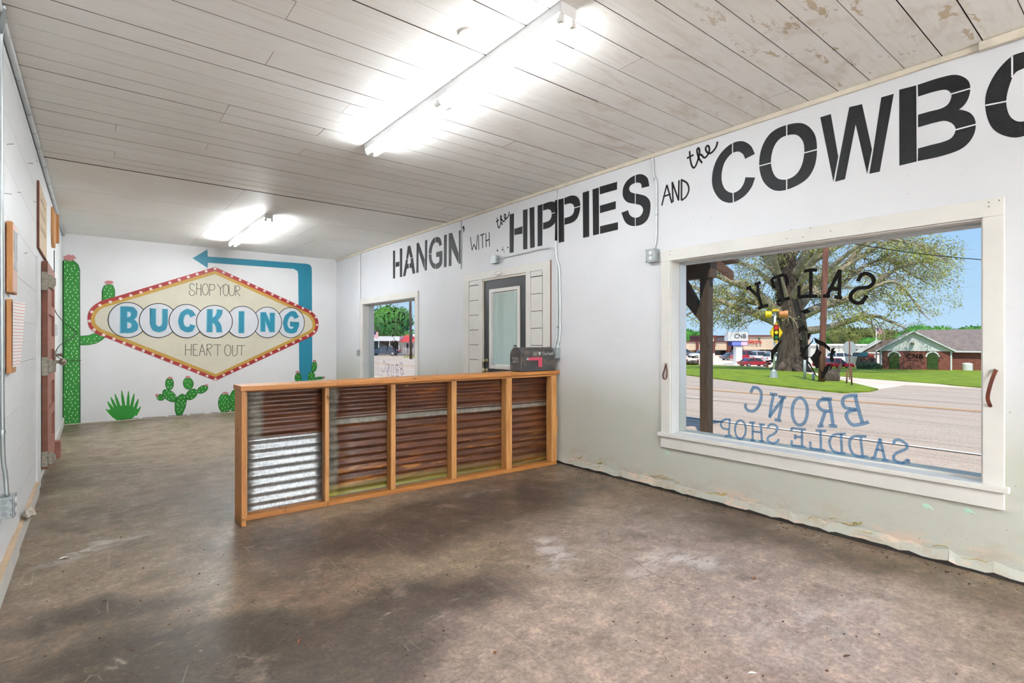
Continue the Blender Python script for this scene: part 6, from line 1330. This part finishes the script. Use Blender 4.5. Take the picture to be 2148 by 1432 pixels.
for k, (dx, lb3) in enumerate(((-.5, 'dark clipped bush at the corner of the bank'), (-1.3, 'dark clipped bush, outermost one left of the bank'))):
    m = MB(); m.blob(BP(dx, -1.0, .38), .6 if k else .75, .6, .5, k, .25, 2.2, 3); m.build('hedge_bush', M['hedge'], None, label=lb3, cat='bush')
def flag_pole(label, u, z_, vtop, vf0, vf1, wpx, kind, zb=None):
    p = far(u, z_); t_ = thing('flag_pole', label, 'flag pole', p); MB().tube([p, at(u, vtop, z_)], [.07, .045], 8).build('pole', M['white'], t_, smooth=True)
    h_ = (vf1 - vf0) * z_ / FPX; w2 = wpx * z_ / FPX; c = at(u, vf0, z_); rows = 13 if kind == 'us' else 2
    fl_ = MB(); n = 6
    def FP(a, b2): return c + RV * a * w2 + FV * math.sin(a * 5) * .12 - UP * (b2 * h_ + a * .18 * h_)
    for r_ in range(rows):
        for k in range(n):
            a0, a1 = k / n, (k + 1) / n
            canton = (kind == 'us' and a0 < .4 and r_ < 7) or (kind != 'us' and a0 < .32)
            mi = 2 if canton else ((0 if r_ % 2 == 0 else 1) if kind == 'us' else (1 if r_ == 0 else 0))
            fl_.add([FP(a0, r_ / rows), FP(a1, r_ / rows), FP(a1, (r_ + 1) / rows), FP(a0, (r_ + 1) / rows)], [(0, 3, 2, 1)], mi)
    fl_.build('flag', [M['flagred'], M['flagwhite'], M['navy']], t_)
    return t_
flag_pole('white flag pole with striped flag beside the brick bank', 1838, 58, 684, 687, 699, 12, 'us')
# ---- view through the far window
cz2 = 82; cn = thing('canopy_building', 'open shed with long white fascia across the road in the far window', 'canopy', far(806, cz2))
vbox('fascia', 'siding', 740, 838, 705, 715, cz2, 8, cn)
vbox('back_wall', 'shop_dark', 740, 838, 715, 741, cz2 + 7, .5, cn)
for u in (760, 793.5, 816, 836): vbox('column', 'white', u, u + 1.5, 715, 742, cz2 + .3, .2, cn)
rc_ = thing('red_roof_shop', 'small white shop with red roof across the road in the far window', 'shop', far(870, 84))
vbox('wall', 'siding', 840, 905, 717, 741, 84, 8, rc_); 
a, b_, c, d = at(824, 716.5, 82), at(912, 717.5, 82), at(905, 705, 86), at(846, 706, 86); MB().prism([a, b_, c, d], FV * 2 + UP * .3).build('red_roof', M['redroof'], rc_)
for u in (846, 851, 858, 866, 873, 880): vbox('porch_post', 'white', u, u + 1, 717, 741, 82.5, .15, rc_)
vbox('porch_rail', 'white', 846, 890, 730, 731, 82.6, .1, rc_)
for u0, u1 in ((852, 857), (861, 866)): vbox('shop_window', 'shop_dark', u0, u1, 720, 732, 83.9, .1, rc_)
car('dark blue sedan parked under the canopy in the far window', 806, 78, 4.6, BLU, 'sedan', True)
flag_pole('flag pole with striped flag at the canopy end in the far window', 783, 74, 690, 694, 707, 11, 'us')
flag_pole('flag pole with lone red white and blue flag by the red roof', 862, 78, 690, 699, 710, 10, 'tx')
p = far(862, 58); t_ = thing('utility_pole', 'dark utility pole seen in the far window', 'pole', p); MB().tube([p, at(860, 560, 58)], [.16, .12], 10).build('shaft', M['bark'], t_, smooth=True)
wire('lower overhead wire crossing the far window', at(700, 668, 75), at(860, 672, 58), .3); wire('upper overhead wire crossing the far window', at(700, 650, 75), at(860, 655, 58), .3)
bgtree('broad green tree in the far window above the canopy', 806, 98, 642, 11, 'leaf2', 31, 3000, 'leafy_tree', None)
bgtree('lower green tree at the left edge of the far window', 776, 100, 655, 9, 'leaf2', 32, 2000, 'leafy_tree', None)
bgtree('low olive tree behind the red roof in the far window', 856, 120, 697, 10, 'leaf3', 33)
bgtree('low green tree filling the gap above the canopy', 834, 115, 692, 10, 'leaf2', 34)
bt = thing('bare_tree', 'thin leafless tree standing beside the green one in the far window', 'tree', far(829, 97)); rb = random.Random(8); m = MB()
def br(p, d, L, r, dep):
    q = p + d * L; m.tube([p, q], [r, r * .6], 5)
    if dep:
        for _ in range(3): br(q, (d + Vector((rb.uniform(-.7, .7), rb.uniform(-.7, .7), rb.uniform(-.2, .4)))).normalized(), L * .72, r * .6, dep - 1)
br(far(829, 97), UP, 3.0, .2, 4); m.build('branches', M['bark'], bt)
gp_ = [far(846, 76), far(905, 70), far(905, 64), far(846, 68)]; m = MB(); m.add([q + UP * .05 for q in gp_] + [q - UP * .1 for q in gp_], [(3, 2, 1, 0), (4, 5, 6, 7)] + [(i, (i + 1) % 4, 4 + (i + 1) % 4, 4 + i) for i in range(4)]); m.build('lawn_verge', M['lawn'], None, kind='structure')
print('objects', len(bpy.data.objects))
